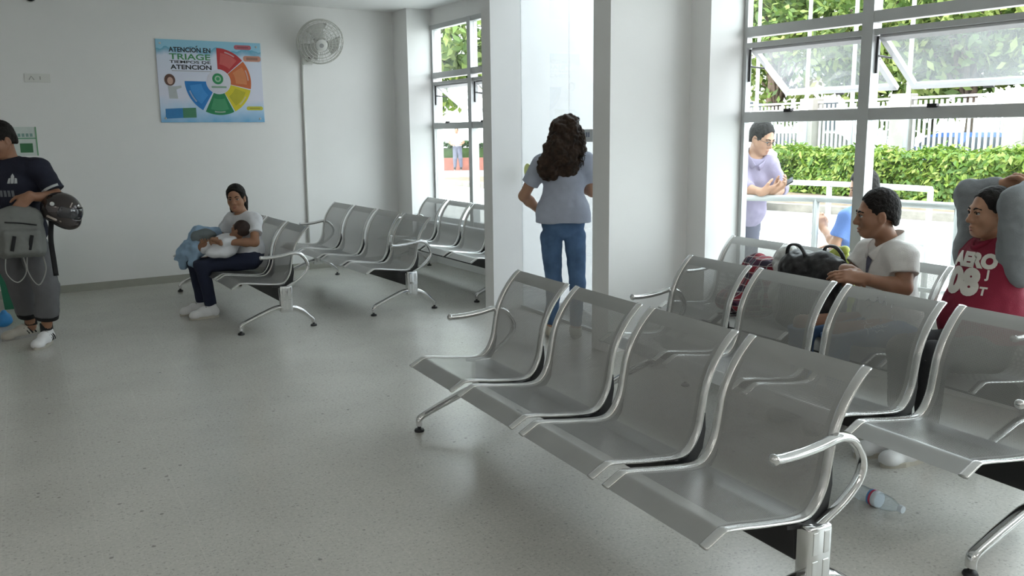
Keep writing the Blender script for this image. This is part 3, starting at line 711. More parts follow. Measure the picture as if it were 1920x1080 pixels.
# small cartoon nurse: brown hair, face, pale coat
def disc(u, v, ru, rv, off, m, nm):
    bm = nb(); decal(bm, [(u + ru * math.cos(k * PI / 12) / PW, v + rv * math.sin(k * PI / 12) / PH) for k in range(24)], off); return obj(nm, bm, m, po)
disc(.105, .485, .052, .058, .0125, flatmat('nurse_hair', (.13, .065, .05)), 'nurse_hair')
disc(.108, .495, .028, .036, .014, flatmat('nurse_face', (.55, .36, .30)), 'nurse_face')
bm = nb(); decal(bm, [(.085, .56), (.15, .56), (.205, .55), (.21, .575), (.16, .60), (.17, .71), (.09, .71)], .0125); obj('nurse_coat', bm, flatmat('nurse_coat_white', (.47, .50, .52)), po)
def text_mesh(s, size, bold=0.0, spacing=1.0):
    cu = bpy.data.curves.new('lettering', 'FONT'); cu.body = s; cu.size = size; cu.offset = bold; cu.space_character = spacing; cu.resolution_u = 4
    o = bpy.data.objects.new('lettering_tmp', cu); COL.objects.link(o)
    dg = bpy.context.evaluated_depsgraph_get(); me = bpy.data.meshes.new_from_object(o.evaluated_get(dg))
    bpy.data.objects.remove(o); return me
def fit_text(s, u0, v0, u1, v1, m, off=0.0128, bold=0.002):
    me = text_mesh(s, 0.1, bold); n = len(me.vertices); co = np.empty(n * 3, np.float32); me.vertices.foreach_get('co', co); co = co.reshape(-1, 3)
    x0, x1, y0, y1 = co[:, 0].min(), co[:, 0].max(), co[:, 1].min(), co[:, 1].max()
    bm = nb(); bm.from_mesh(me)
    for v in bm.verts:
        u = u0 + (v.co.x - x0) / (x1 - x0) * (u1 - u0); vv = v1 - (v.co.y - y0) / (y1 - y0) * (v1 - v0)
        v.co = pt2(u, vv, off)
    bpy.data.meshes.remove(me); return obj('lettering', bm, m, po)
ink = flatmat('poster_ink', (.02, .022, .03)); grn = flatmat('poster_green_ink', (.07, .28, .12))
fit_text('ATENCION EN', .115, .088, .505, .148, ink, bold=.003); fit_text('TRIAGE', .115, .165, .50, .238, grn, bold=.002)
fit_text('TIEMPOS DE', .115, .248, .50, .282, ink, bold=.002); fit_text('ATENCION', .12, .298, .505, .355, ink, bold=.003)
for u, v in ((.363, .083), (.432, .293)):
    bm = nb(); decal(bm, [(u, v), (u + .014, v - .018), (u + .024, v - .018), (u + .010, v)], .0125); obj('accent_mark', bm, ink, po)
bm = nb(); decal(bm, [(.13, .368), (.50, .368), (.50, .378), (.13, .378)], .0125); obj('subtitle_line', bm, flatmat('subtitle_grey', (.45, .45, .50)), po)
bm = nb(); 
for u, v in ((.04, .05), (.955, .05), (.04, .95), (.955, .955)): lathe(bm, [(.011, 0), (.011, .005), (0, .008)], pt2(u, v, .012), pn, 12)
obj('fixing_screw', bm, M['alum'], po)

# wall fan with its conduit
fan = thing('wall_fan', 'white caged oscillating fan mounted high on the back wall', 'fan', (2.60, bw(2.6), 2.30))
FC = V3((2.70, 9.42, 2.455)); FA = V3((-.10, -.86, -.50)).normalized()
bm = nb(); q = V3((2.60, bw(2.60), 2.32)); obox(bm, q + V3((0, -.02, -.005)), (.12, .04, .17), frame((0, -1, 0))); bevel_all(bm, .01); obj('wall_plate', bm, M['white_plastic'], fan)
bm = nb(); tube(bm, crom([q + V3((.0, -.03, -.05)), q + V3((.02, -.10, -.04)), q + V3((.06, -.13, .04)), FC - FA * .13], 6), .02, 10); obj('neck', bm, M['white_plastic'], fan, True)
bm = nb(); lathe(bm, [(.0, -.20), (.05, -.195), (.066, -.16), (.066, -.08), (.045, -.05), (0, -.05)], FC, FA, 20); obj('motor_housing', bm, M['white_plastic'], fan, True, sharp=40)
bm = nb(); lathe(bm, [(.0, -.03), (.035, -.028), (.04, .01), (.02, .03), (0, .032)], FC, FA, 18); hub = obj('blade_hub', bm, M['white_plastic'], fan, True)
u0 = FA.orthogonal().normalized(); w0 = FA.cross(u0)
for k in range(3):
    bm = nb(); rows = []
    for r in np.linspace(.035, .205, 7):
        row = []
        for j in range(7):
            a = 2 * PI * k / 3 + (j / 6 - .5) * (1.25 if r > .08 else 1.25) * min(1, .5 + r * 3); row.append(bm.verts.new(FC + (u0 * math.cos(a) + w0 * math.sin(a)) * r + FA * ((j / 6 - .5) * .05)))
        rows.append(row)
    for i in range(6):
        for j in range(6): bm.faces.new((rows[i][j], rows[i][j + 1], rows[i + 1][j + 1], rows[i + 1][j]))
    bmesh.ops.solidify(bm, geom=bm.faces[:], thickness=.003); obj('fan_blade', bm, M['white_plastic'], fan, True)
cage = nb()
for r, h in ((.245, 0), (.238, .035), (.215, .058), (.185, .068), (.15, .074), (.115, .078), (.08, .08), (.238, -.035), (.215, -.05), (.175, -.06), (.13, -.065), (.09, -.068)):
    tube(cage, [FC + FA * h + (u0 * math.cos(2 * PI * k / 40) + w0 * math.sin(2 * PI * k / 40)) * r for k in range(40)], .0035 if r < .24 else .006, 5, closed=True)
for k in range(28):
    a = 2 * PI * k / 28; dv = u0 * math.cos(a) + w0 * math.sin(a)
    tube(cage, crom([FC + FA * .08 + dv * .06, FC + FA * .068 + dv * .19, FC + FA * .035 + dv * .238, FC + dv * .245, FC - FA * .035 + dv * .238, FC - FA * .06 + dv * .17, FC - FA * .068 + dv * .07], 3), .002, 4)
obj('fan_cage', cage, M['white_shade'], fan, True)
bm = nb(); lathe(bm, [(.0, .074), (.062, .076), (.064, .084), (.05, .092), (0, .094)], FC, FA, 24); cb = obj('cage_badge', bm, M['white_plastic'], fan, True, sharp=40)
bm = nb(); lathe(bm, [(.024, .093), (.024, .097), (0, .098)], FC, FA, 18); obj('badge_disc', bm, flatmat('badge_grey', (.36, .36, .36)), cb)
bm = nb(); sphere(bm, q + V3((.02, -.055, -.035)), .022, 12, 8); obj('swivel_knob', bm, M['black'], fan, True, label='dark swivel knob')
bm = nb(); tube(bm, [(2.545, bw(2.545, .013), 2.30), (2.535, bw(2.535, .013), 1.3), (2.52, bw(2.52, .013), .30)], .013, 8)
cd = tag(obj('wall_conduit', bm, M['white_plastic'], None, True), 'slim white conduit running down the back wall below the fan', 'conduit'); recenter(cd)

# small plate high on the wall
wp = thing('wall_plate', 'small white plate with faint grey marks high on the back wall', 'wall plate', (.01, bw(.01), 1.99))
bm = nb(); obox(bm, V3((.01, bw(.01, .005), 2.03)), (.215, .010, .078), frame((0.088, -1, 0))); bevel_all(bm, .003); obj('plate_body', bm, M['white_plastic'], wp)
bm = nb(); c = V3((-.03, bw(-.03, .012), 2.03)); tube(bm, [c + V3((-.03, 0, -.018)), c + V3((-.01, 0, .016)), c + V3((.012, 0, -.018))], .004, 5); obj('plate_mark', bm, flatmat('plate_mark_ink', (.34, .34, .32)), wp); bm = nb(); obox(bm, c + V3((.062, .008, .0)), (.008, .003, .03), frame((0.088, -1, 0)))
obj('plate_mark', bm, flatmat('plate_mark_grey', (.34, .34, .32)), wp)

# green and white notice behind the standing man
sg = thing('wall_notice', 'white and green notice on the back wall behind the man in navy', 'notice', (-.13, bw(-.13), 1.32))
def nbx(x0, x1, z0, z1, o, th, m, nm, par):
    bm = nb(); a = V3((x0, bw(x0, o), z0)); b = V3((x1, bw(x1, o), z1)); cc = (a + b) / 2
    obox(bm, cc, (b.x - a.x, th, z1 - z0), frame((0.088, -1, 0))); return obj(nm, bm, m, par)
nbx(-.27, -.045, 1.32, 1.585, .006, .010, flatmat('notice_white', (.60, .66, .63)), 'notice_panel', sg)
nbx(-.26, -.055, 1.475, 1.485, .012, .003, flatmat('notice_green_line', (.12, .34, .20)), 'green_line', sg)
nbx(-.19, -.085, 1.35, 1.435, .012, .003, flatmat('notice_green_block', (.04, .17, .07)), 'green_block', sg)
for k in range(4): nbx(-.20 + k * .033, -.178 + k * .033, 1.495, 1.525, .012, .003, flatmat('notice_grey_print', (.22, .36, .33)), 'notice_lettering', sg)
nbx(-.055, -.045, 1.32, 1.585, .0125, .004, flatmat('notice_green_edge', (.14, .36, .18)), 'green_edge', sg)

# small black fitting where wall meets ceiling
sf = thing('wall_camera', 'small black dome camera high on the back wall under the ceiling', 'camera', (0.02, bw(.02), 2.70))
SCX = V3((.02, bw(.02), 2.75))
bm = nb(); lathe(bm, [(.05, 0), (.05, .03), (0, .03)], SCX, (.088, -1, 0), 16); obj('camera_base', bm, M['white_plastic'], sf)
bm = nb(); sphere(bm, SCX + V3((0, -.045, 0)), .045, 14, 10); obj('camera_dome', bm, M['black'], sf, True)

# unseen fill panels added to brighten the room (behind and beside the camera)
FILL_PANELS = [(-3.4, -2.2), (-.6, -2.2), (2.2, -2.2), (-3.4, .6), (-3.4, 3.4), (3.4, .0), (-.4, -.2)]
for i, (x, y) in enumerate(FILL_PANELS):
    l = thing('fill_panel', 'unseen fill light panel added overhead to brighten the room', 'added fill light', (x, y, H - .05), 'added fill light panels')
    bm = nb(); box(bm, (x - .62, y - .16, H - .05), (x + .62, y + .16, H - .001)); obj('fill_panel_case', bm, M['white_plastic'], l)
    bm = nb(); box(bm, (x - .6, y - .14, H - .056), (x + .6, y + .14, H - .051))
    lm = bpy.data.materials.new('fill_panel_glow'); lm.use_nodes = True; b = lm.node_tree.nodes['Principled BSDF']; b.inputs['Emission Color'].default_value = (1, .98, .95, 1); b.inputs['Emission Strength'].default_value = FILL_E
    obj('fill_panel_face', bm, lm, l)

# ================================================================== THINGS ON THE FLOOR AND SEATS
bn = thing('waste_bin', 'green plastic waste bin behind the legs of the man in navy', 'waste bin', (-.30, 8.86, 0))
bm = nb()
A = [(-.15, -.14), (.15, -.14), (.15, .14), (-.15, .14)]
a = [bm.verts.new((-.30 + x * .86, 8.86 + y * .86, 0.0)) for x, y in A]; b = [bm.verts.new((-.30 + x * 1.1, 8.86 + y * 1.1, .55)) for x, y in A]
bm.faces.new(a[::-1]); bm.faces.new(b)
for i in range(4): bm.faces.new((a[i], a[(i + 1) % 4], b[(i + 1) % 4], b[i]))
bevel_all(bm, .02, 3); obj('bin_body', bm, M['green_bin'], bn, True, sharp=40)
bm = nb(); box(bm, (-.48, 8.69, .55), (-.12, 9.03, .63)); bevel_all(bm, .03, 3); ld = obj('bin_lid', bm, M['green_bin'], bn, True, sharp=40)
bm = nb(); box(bm, (-.40, 8.665, .565), (-.20, 8.70, .60)); bevel_all(bm, .006); obj('lid_lip', bm, M['green_bin'], ld)
s = Sdf(); s.ell((-.405, 7.95, .055), (.062, .055, .055), k=.02).ell((-.43, 7.97, .05), (.06, .05, .05), k=.03).cone((-.40, 7.94, .09), (-.40, 7.94, .115), .014, .02, .02)
bl = tag(sobj('plastic_bundle', s, M['blue_plastic'], None, .005, wr=.006, wrs=25), 'small rounded blue plastic bundle on the floor near the green bin', 'bundle'); recenter(bl)

# drinks bottle lying under the benches
BA, BB = V3((2.795, 2.305, .033)), V3((2.80, 2.10, .033)); bx = (BB - BA).normalized()
bo = thing('water_bottle', 'clear plastic drinks bottle lying on the floor under the benches', 'bottle', (2.797, 2.2, 0))
bm = nb(); lathe(bm, [(0, .004), (.022, 0), (.031, .006), (.032, .02), (.030, .05), (.0318, .056), (.0318, .10), (.031, .13), (.027, .155), (.016, .18), (.0125, .19), (.0125, .197)], BA, bx, 24); obj('bottle_body', bm, M['pet'], bo, True, sharp=50)
for h0, h1, m, lab in ((.060, .068, 'label_b', 'blue band'), (.068, .078, 'label_r', 'red band'), (.078, .100, 'label_w', 'white label')):
    bm = nb(); lathe(bm, [(.0315, h0), (.0326, h0 + .0005), (.0326, h1 - .0005), (.0315, h1)], BA, bx, 24); obj('bottle_label', bm, M[m], bo, True, label=lab)
bm = nb(); lathe(bm, [(.0145, .19), (.0145, .207), (.0, .2075)], BA, bx, 18); obj('bottle_cap', bm, M['label_w'], bo, True, sharp=40)

# bags on the window bench
seat_z = .372
hb = thing('handbag', 'soft black handbag with two handles on the bench beside the man in polo', 'handbag', (3.72, 3.47, seat_z))
s = Sdf(); Rb = frame((-1, -.1, 0))
s.rbox((3.72, 3.46, .575), (.185, .115, .205), .07, Rb, k=.03).ell((3.72, 3.37, .735), (.085, .11, .085), k=.07).ell((3.72, 3.55, .735), (.09, .09, .075), k=.07)
s.cut((3.7, 3.53, seat_z + .004), (0, 0, -1)); s.ell((3.72, 3.46, .885), (.05, .12, .07), k=.03, op='sub')
obj_b = sobj('bag_body', s, M['bag_black'], hb, .006, wr=.016, wrs=11, wr2=.005, wrs2=30)
for dx, y0, lean in ((-.06, 3.53, .03), (.06, 3.37, .05)):
    bm = nb(); x = 3.72 + dx
    pts = crom([(x, y0 - .075, .745), (x - lean * .3, y0 - .065, .81), (x - lean * .6, y0 - .03, .85), (x - lean * .6, y0 + .03, .847), (x - lean * .3, y0 + .06, .81), (x, y0 + .065, .745)], 6)
    tube(bm, pts, .013, 8, flat=(.6, 1.1)); obj('bag_handle', bm, M['bag_black'], hb, True)
pb = thing('plastic_bag', 'pale grey crumpled plastic bag between the handbag and the plaid garment', 'plastic bag', (3.82, 3.78, seat_z))
s = Sdf(); s.ell((3.83, 3.76, .54), (.11, .085, .18), k=.03).ell((3.85, 3.775, .70), (.09, .075, .115), k=.05).cut((3.8, 3.77, seat_z + .004), (0, 0, -1))
sobj('bag_skin', s, M['bag_grey'], pb, .007, wr=.022, wrs=14, wr2=.006, wrs2=40)
lb = thing('lime_package', 'lime green package showing above the black handbag', 'package', (3.84, 3.50, .60))
s = Sdf(); s.ell((3.90, 3.44, .60), (.045, .11, .24), k=.03).cut((3.8, 3.5, seat_z + .006), (0, 0, -1)).cut((3.90, 3.44, .83), (.1, .3, 1))
pk = sobj('package_wrap', s, M['lime'], lb, .006, wr=.012, wrs=22)
bm = nb(); sphere(bm, (3.89, 3.40, .82), .028, 12, 8, (1, 1, .8)); obj('package_knot', bm, M['lime'], lb, True)
def plaid():
    m = mat('plaid_wool', (.2, .02, .03), .9, bump=.3, bscale=200); nt = m.node_tree; b = nt.nodes['Principled BSDF']; tc = nt.nodes.new('ShaderNodeTexCoord')
    out = None; cols = [((0.24, .02, .035), (.02, .025, .05)), None, None]
    def stripe(ax, sc, wid):
        sp = nt.nodes.new('ShaderNodeSeparateXYZ'); nt.links.new(tc.outputs['Object'], sp.inputs[0])
        a = nt.nodes.new('ShaderNodeMath'); a.operation = 'MULTIPLY'; a.inputs[1].default_value = sc; nt.links.new(sp.outputs[ax], a.inputs[0])
        f = nt.nodes.new('ShaderNodeMath'); f.operation = 'FRACT'; nt.links.new(a.outputs[0], f.inputs[0])
        l = nt.nodes.new('ShaderNodeMath'); l.operation = 'LESS_THAN'; l.inputs[1].default_value = wid; nt.links.new(f.outputs[0], l.inputs[0]); return l.outputs[0]
    c = (0.24, .02, .035, 1); prev = None
    for ax, sc, wd, col in ((2, 13, .45, (.02, .03, .06, 1)), (1, 13, .45, (.03, .03, .05, 1)), (2, 26, .12, (.45, .42, .40, 1)), (1, 26, .1, (.42, .40, .40, 1))):
        mx = nt.nodes.new('ShaderNodeMix'); mx.data_type = 'RGBA'
        if prev is None: mx.inputs['A'].default_value = c
        else: nt.links.new(prev, mx.inputs['A'])
        mx.inputs['B'].default_value = col
        h = nt.nodes.new('ShaderNodeMath'); h.operation = 'MULTIPLY'; h.inputs[1].default_value = .75; nt.links.new(stripe(ax, sc, wd), h.inputs[0]); nt.links.new(h.outputs[0], mx.inputs['Factor']); prev = mx.outputs['Result']
    nt.links.new(prev, b.inputs['Base Color']); return m
pg = thing('plaid_garment', 'folded red and navy plaid garment on the far end of the window bench', 'garment', (3.78, 3.98, seat_z))
s = Sdf(); s.ell((3.72, 3.97, .46), (.20, .15, .10), k=.05).ell((3.78, 3.90, .60), (.13, .11, .13), k=.08).ell((3.82, 4.01, .58), (.10, .12, .15), k=.08).cut((3.8, 4, seat_z + .004), (0, 0, -1))
sobj('garment_cloth', s, plaid(), pg, .007, wr=.022, wrs=12, wr2=.004, wrs2=35)

# ================================================================== PEOPLE
def npv(x): return np.array(x, float)
def nrm(x): x = npv(x); return x / (np.linalg.norm(x) + 1e-12)
def ik(a, b, l1, l2, hint):
    """middle joint between a and b for two bones, bending towards hint"""
    a, b = npv(a), npv(b); dv = b - a; L = np.linalg.norm(dv); n = dv / L; L = min(L, (l1 + l2) * .999)
    x = (l1 * l1 - l2 * l2 + L * L) / (2 * L); h = math.sqrt(max(l1 * l1 - x * x, 0)); hv = npv(hint); hv = hv - n * (hv @ n); hv = nrm(hv)
    return a + n * x + hv * h
def hframe(J):
    f = nrm(J['hf']); u = npv(J.get('hu', (0, 0, 1))); r = nrm(np.cross(f, u)); u = np.cross(r, f)
    return np.stack([r, f, u], 1)
def head_prims(s, J, sc=1.0, child=False):
    R = hframe(J); H = npv(J['H'])
    jw = J.get('jaw', 1.0)
    L = lambda x, y, z: H + R @ (npv((x, y, z)) * sc)
    e = lambda c, r, k, op='add': s.ell(L(*c), npv(r) * sc, R, k * sc, op)
    e((0, -.014, .032), (.074, .094, .083), .01); e((0, .022, -.03), (.060 * (.5 + .5 * jw), .066, .080), .03); e((0, .045, -.088), (.034 * jw, .034, .026), .03)
    for q in (-1, 1):
        e((q * .040, .048, -.030), (.024, .030, .028), .02); s.cone(L(q * .062 * jw, .005, -.045), L(q * .026 * jw, .056, -.094), .014 * sc, .013 * sc, .03 * sc)
        e((q * .076, -.010, -.012), (.009, .020, .032), .008); e((q * .083, -.004, -.010), (.006, .011, .019), .004, 'sub')
    s.cone(L(-.034, .074, .017), L(.034, .074, .017), .012 * sc, .012 * sc, .02 * sc)
    for q in (-1, 1): e((q * .031, .091, -.002), (.017, .014, .011), .010, 'sub')
    for q in (-1, 1): e((q * .031, .0835, .0085), (.0165, .0075, .0052), .005); e((q * .031, .082, -.0115), (.015, .007, .0045), .005)
    s.cone(L(0, .083, .006), L(0, .103, -.034), .0085 * sc, .0125 * sc, .012 * sc)
    for q in (-1, 1): e((q * .012, .092, -.039), (.009, .012, .008), .008)
    e((0, .082, -.066), (.024, .012, .007), .008); e((0, .080, -.079), (.020, .012, .007), .008)
    e((0, .093, -.0725), (.020, .008, .0018), .003, 'sub')
    return L, R
def hand_prims(s, w, d, pn, side, curl=0.5, sc=1.0, thumb=0.6, spread=.06):
    """w wrist, d hand direction, pn palm normal (out of the palm), side: unit vector towards the thumb"""
    w, d, pn = npv(w), nrm(d), npv(pn); pn = nrm(pn - d * (pn @ d)); sd = np.cross(d, pn); 
    if sd @ npv(side) < 0: sd = -sd
    R = np.stack([sd, d, pn], 1); S = sc
    s.rbox(w + d * .047 * S, npv((.040, .050, .0145)) * S, .012 * S, R, k=.014)
    s.cone(w - d * .02 * S, w + d * .02 * S, .026 * S, .026 * S, .02)
    for i, (o, ln) in enumerate(((.029, .072), (.0095, .082), (-.010, .075), (-.029, .058))):
        p = w + (d * .092 + sd * o * 1.0) * S; a = 0.0; dd = nrm(d + sd * spread * (o / .03)); rad = .0098 * S
        for j, fr in enumerate((.46, .30, .24)):
            a += curl * (0.75 + .12 * i) * (1.0 if j else .8)
            v = dd * math.cos(a) + pn * math.sin(a); q = p + v * ln * fr * S
            s.cone(p, q, rad, rad * .9, .005); p, rad = q, rad * .9
    p = w + (d * .022 + sd * .034 + pn * .008) * S; v = nrm(d * .75 + sd * .62 + pn * thumb * .5); q = p + v * .036 * S; s.cone(p, q, .0145 * S, .0115 * S, .012)
    v2 = nrm(d * .95 + sd * .15 + pn * thumb); q2 = q + v2 * .030 * S; s.cone(q, q2, .0112 * S, .0098 * S, .006); v3 = nrm(d + pn * thumb); s.cone(q2, q2 + v3 * .02 * S, .0098 * S, .0085 * S, .005)
def torso_frames(J):
    up = nrm(npv(J['N']) - npv(J['P']))
    rc = npv(J['SR']) - npv(J['SL']); rc = nrm(rc - up * (rc @ up)); fc = np.cross(up, rc)
    rp = npv(J['HR']) - npv(J['HL']); rp = nrm(rp - up * (rp @ up)); fp = np.cross(up, rp)
    return np.stack([rc, fc, up], 1), np.stack([rp, fp, up], 1), up
def torso_prims(s, J, inf=0.0, sc=1.0, wch=1.0, wh=1.0, belly=0.0, k=.07):
    Rc, Rp, up = torso_frames(J); P, C, N = npv(J['P']), npv(J['C']), npv(J['N']); rm = nrm(Rc[:, 1] + Rp[:, 1])
    L = np.linalg.norm(N - P) / .53
    s.ell(P + up * .03, npv((.158 * wh, .112, .125)) * sc + inf, Rp, k)
    mid = P * .55 + C * .45
    s.ell(mid + rm * belly, npv((.138 * (wch + wh) / 2, .100 + belly * .8, .15 * L)) * sc + inf, Rc, k)
    s.ell(C + up * .01, npv((.150 * wch, .108, .17 * L)) * sc + inf, Rc, k)
    SL, SR = npv(J['SL']), npv(J['SR']); s.cone(SL * .88 + SR * .12, SR * .88 + SL * .12, .052 * sc + inf, .052 * sc + inf, .05)
    mN = (SL + SR) / 2
    for S0 in (SL, SR): s.cone(N * .9 + mN * .1 - up * .015, S0 * .8 + mN * .2, .045 * sc + inf * .6, .048 * sc + inf, .05)
def body(J, sc=1.0, arms=(True, True), legs=True, head=True, hands=True, inf=-.006, belly=0.0, wch=1.0, wh=1.0, hsc=None):
    s = Sdf(); torso_prims(s, J, inf, sc, wch, wh, belly)
    N, H = npv(J['N']), npv(J['H']); R = hframe(J)
    s.cone(N - nrm(H - N) * .03, H + R @ (npv((0, -.02, -.05)) * sc), .056 * sc, .050 * sc, .03)
    if head: head_prims(s, J, hsc or sc)
    for q, a in (('L', arms[0]), ('R', arms[1])):
        if not a: continue
        S0, E0, W0 = npv(J['S' + q]), npv(J['E' + q]), npv(J['W' + q])
        s.cone(S0, E0, .049 * sc, .038 * sc, .03); s.cone(E0, E0 * .7 + W0 * .3, .039 * sc, .039 * sc, .02); s.cone(E0 * .7 + W0 * .3, W0, .039 * sc, .027 * sc, .02)
        if hands and 'hand' + q in J:
            h = J['hand' + q]; hand_prims(s, W0, h[0], h[1], h[2], h[3], sc, *(h[4:] if len(h) > 4 else ()))
    if legs:
        for q in 'LR':
            h, kn, an = npv(J['H' + q]), npv(J['K' + q]), npv(J['A' + q])
            s.cone(h, kn, .072 * sc, .040 * sc, .03); s.cone(kn, kn * .62 + an * .38, .040 * sc, .047 * sc, .012); s.cone(kn * .62 + an * .38, an, .047 * sc, .034 * sc, .012)
            s.cone(an, an - npv((0, 0, .03)), .036 * sc, .034 * sc, .02)
    return s
def sleeve(s, a, b, ra, rb, k=.04):
    s.cone(a, b, ra, rb, k, flat=True)
def lerp(a, b, t): return npv(a) * (1 - t) + npv(b) * t
def trousers(J, hemL=1.0, hemR=1.0, inf=.012, sc=1.0, top=None, wide=0.0, wh=1.0, cuffr=.046, kl=.022):
    s = Sdf(); Rc, Rp, up = torso_frames(J); P = npv(J['P'])
    s.ell(P + up * .03, npv((.158 * wh, .112, .125)) * sc + inf, Rp, .05)
    for q, hm in (('L', hemL), ('R', hemR)):
        h, kn, an = npv(J['H' + q]), npv(J['K' + q]), npv(J['A' + q])
        s.cone(h, kn, .082 * sc + inf, .056 * sc + inf + wide * .6, kl)
        if hm >= 1: s.cone(kn, an + (kn - an) * .04, .056 * sc + inf + wide * .6, cuffr * sc + wide, .03, flat=True)
        else: s.cone(kn, lerp(kn, an, hm), .056 * sc + inf + wide * .6, .052 * sc + inf + wide, .03, flat=True)
    if top is not None: s.cut(top, up)
    return s
def face_bits(root, J, sc=1.0, lip='lips', brow='hair', gaze=(0, 0), brow_w=.0042):
    R = hframe(J); H = npv(J['H']); L = lambda x, y, z: V3(H + R @ (npv((x, y, z)) * sc)); RM = Matrix(R.tolist())
    for q in (-1, 1):
        bm = nb(); sphere(bm, L(q * .031, .0745, -.001), .0112 * sc, 14, 10); eo = obj('eye', bm, M['eye_white'], root, True)
        bm = nb(); sphere(bm, L(q * .031 + gaze[0] * .006, .0805, -.001 + gaze[1] * .006), .0068 * sc, 12, 8); obj('iris', bm, M['iris'], eo, True)
        bm = nb(); tube(bm, crom([L(q * .014, .0885, .017), L(q * .030, .0885, .023), L(q * .050, .072, .017)], 4), [brow_w * sc] * 5 + [brow_w * .8 * sc] * 3 + [brow_w * .5 * sc], 6); obj('eyebrow', bm, M[brow], root, True)
        bm = nb(); tube(bm, crom([L(q * .0165, .0862, .003), L(q * .031, .090, .0075), L(q * .046, .079, .003)], 4), .0022 * sc, 5); obj('eyelash', bm, M[brow], root, True)
    bm = nb()
    for z, w, y, r in ((-.067, .022, .0905, .0042), (-.079, .019, .088, .005)):
        tube(bm, crom([L(-w, y - .012, z - .001), L(-w * .4, y - .001, z + (.001 if z > -.07 else -.001)), L(w * .4, y - .001, z + (.001 if z > -.07 else -.001)), L(w, y - .012, z - .001)], 4), [r * sc * (1 - abs(i / 12 - .5) * 1.1) for i in range(13)], 7)
    obj('lips', bm, M[lip], root, True)
def hair_short(J, sc=1.0, fr=.052, side=-.03, top=.018, vol=0.0):
    R = hframe(J); H = npv(J['H']); L = lambda x, y, z: H + R @ (npv((x, y, z)) * sc); s = Sdf()
    s.ell(L(0, -.018, .038), npv((.080 + vol, .100 + vol, .088 + top * .5)) * sc, R, .02); s.ell(L(0, -.060, -.025), npv((.066, .050, .062)) * sc, R, .03)
    s.ell(L(0, .098, -.012), npv((.088, .068, .096)) * sc, R, .014, 'sub')
    s.cut(L(0, 0, side), R @ npv((0, .35, -1)), .01, L(0, .05, side - .06), .13 * sc)
    s.cut(L(0, 0, -.062), R @ npv((0, 0, -1)), .01)
    for q in (-1, 1): s.ell(L(q * .082, -.006, -.022), npv((.02, .026, .036)) * sc, R, .006, 'sub')
    return s
def shoe(root, heel, toe_dir, z0=0.0, ln=.26, m='shoe_white', accent=None, lab=None, sc=1.0, tilt=0):
    d = nrm((toe_dir[0], toe_dir[1], 0)); sd = np.array([d[1], -d[0], 0]); h = npv((heel[0], heel[1], z0)); up = npv((0, 0, 1)); ln *= sc
    s = Sdf(); A = h + d * .035; B = h + d * (ln - .045)
    s.cone(A + up * .048, h + d * .12 * sc + up * .058, .038, .040, .03).cone(h + d * .11 * sc + up * .045, B + up * .034, .042, .036, .03).ell(B + d * .005 + up * .03, (.042, .042, .030), None, .03)
    s.cone(A + up * .05, A + d * .02 + up * .105, .036, .037, .02, flat=True); s.cut(h + up * .012, -up)
    o = sobj('shoe', s, M[m], root, .005, lab)
    # laces and sole
    bm = nb(); out = []
    for k in range(28):
        a = 2 * PI * k / 28; x = math.cos(a); w = .046 if x > 0 else .038
        c = (ln / 2) + x * (ln / 2 + .004); wy = math.sin(a) * w * (1.0 if x > -.6 else .92); out.append((h + d * c + sd * wy))
    a = [bm.verts.new((*p[:2], z0)) for p in out]; b = [bm.verts.new((*p[:2], z0 + .022)) for p in out]
    bm.faces.new(a[::-1]); bm.faces.new(b)
    for i in range(28): bm.faces.new((a[i], a[(i + 1) % 28], b[(i + 1) % 28], b[i]))
    obj('shoe_sole', bm, M['sole'] if m != 'shoe_white' else M['shoe_dirty'], o)
    bm = nb()
    for k in range(4):
        c = h + d * (.105 + .022 * k) * sc + up * (.1 - .010 * k); tube(bm, crom([c - sd * .026 - up * .008, c + up * .002, c + sd * .026 - up * .008], 3), .0035, 5)
    obj('shoe_laces', bm, M['strap_pale'], o, True)
    if accent:
        bm = nb()
        for q in (-1, 1):
            for k in range(3):
                p = h + d * (.03 + .028 * k) + sd * q * (.037 + .001 * k) + up * .03; e2 = h + d * (.065 + .03 * k) + sd * q * (.036) + up * .075; tube(bm, [p, (p + e2) / 2 + sd * q * .006, e2], .006, 6)
        obj('shoe_stripe', bm, M[accent], o, True, label='dark stripes on the shoe side')
    return o
def lay_patch(target, polys, centre, right, up, out, m, name, root, label=None, off=.003):
    """small flat shapes dropped onto a garment along -out"""
    from mathutils.bvhtree import BVHTree
    bm = nb()
    for poly in polys: bm.faces.new([bm.verts.new((x, y, 0)) for x, y in poly])
    bmesh.ops.triangulate(bm, faces=bm.faces[:]); bmesh.ops.subdivide_edges(bm, edges=bm.edges[:], cuts=3)
    tb = nb(); tb.from_mesh(target.data); tr = BVHTree.FromBMesh(tb); b = BASES[target.name]; C, Rr, U, O = V3(centre), V3(right), V3(up), V3(out)
    for v in bm.verts:
        p = C + O * .3 + Rr * v.co.x + U * v.co.y; h = tr.ray_cast(p - b, -O, .6); v.co = (h[0] + b + O * off) if h[0] else p - O * .2
    tb.free(); return obj(name, bm, m, root, label=label)
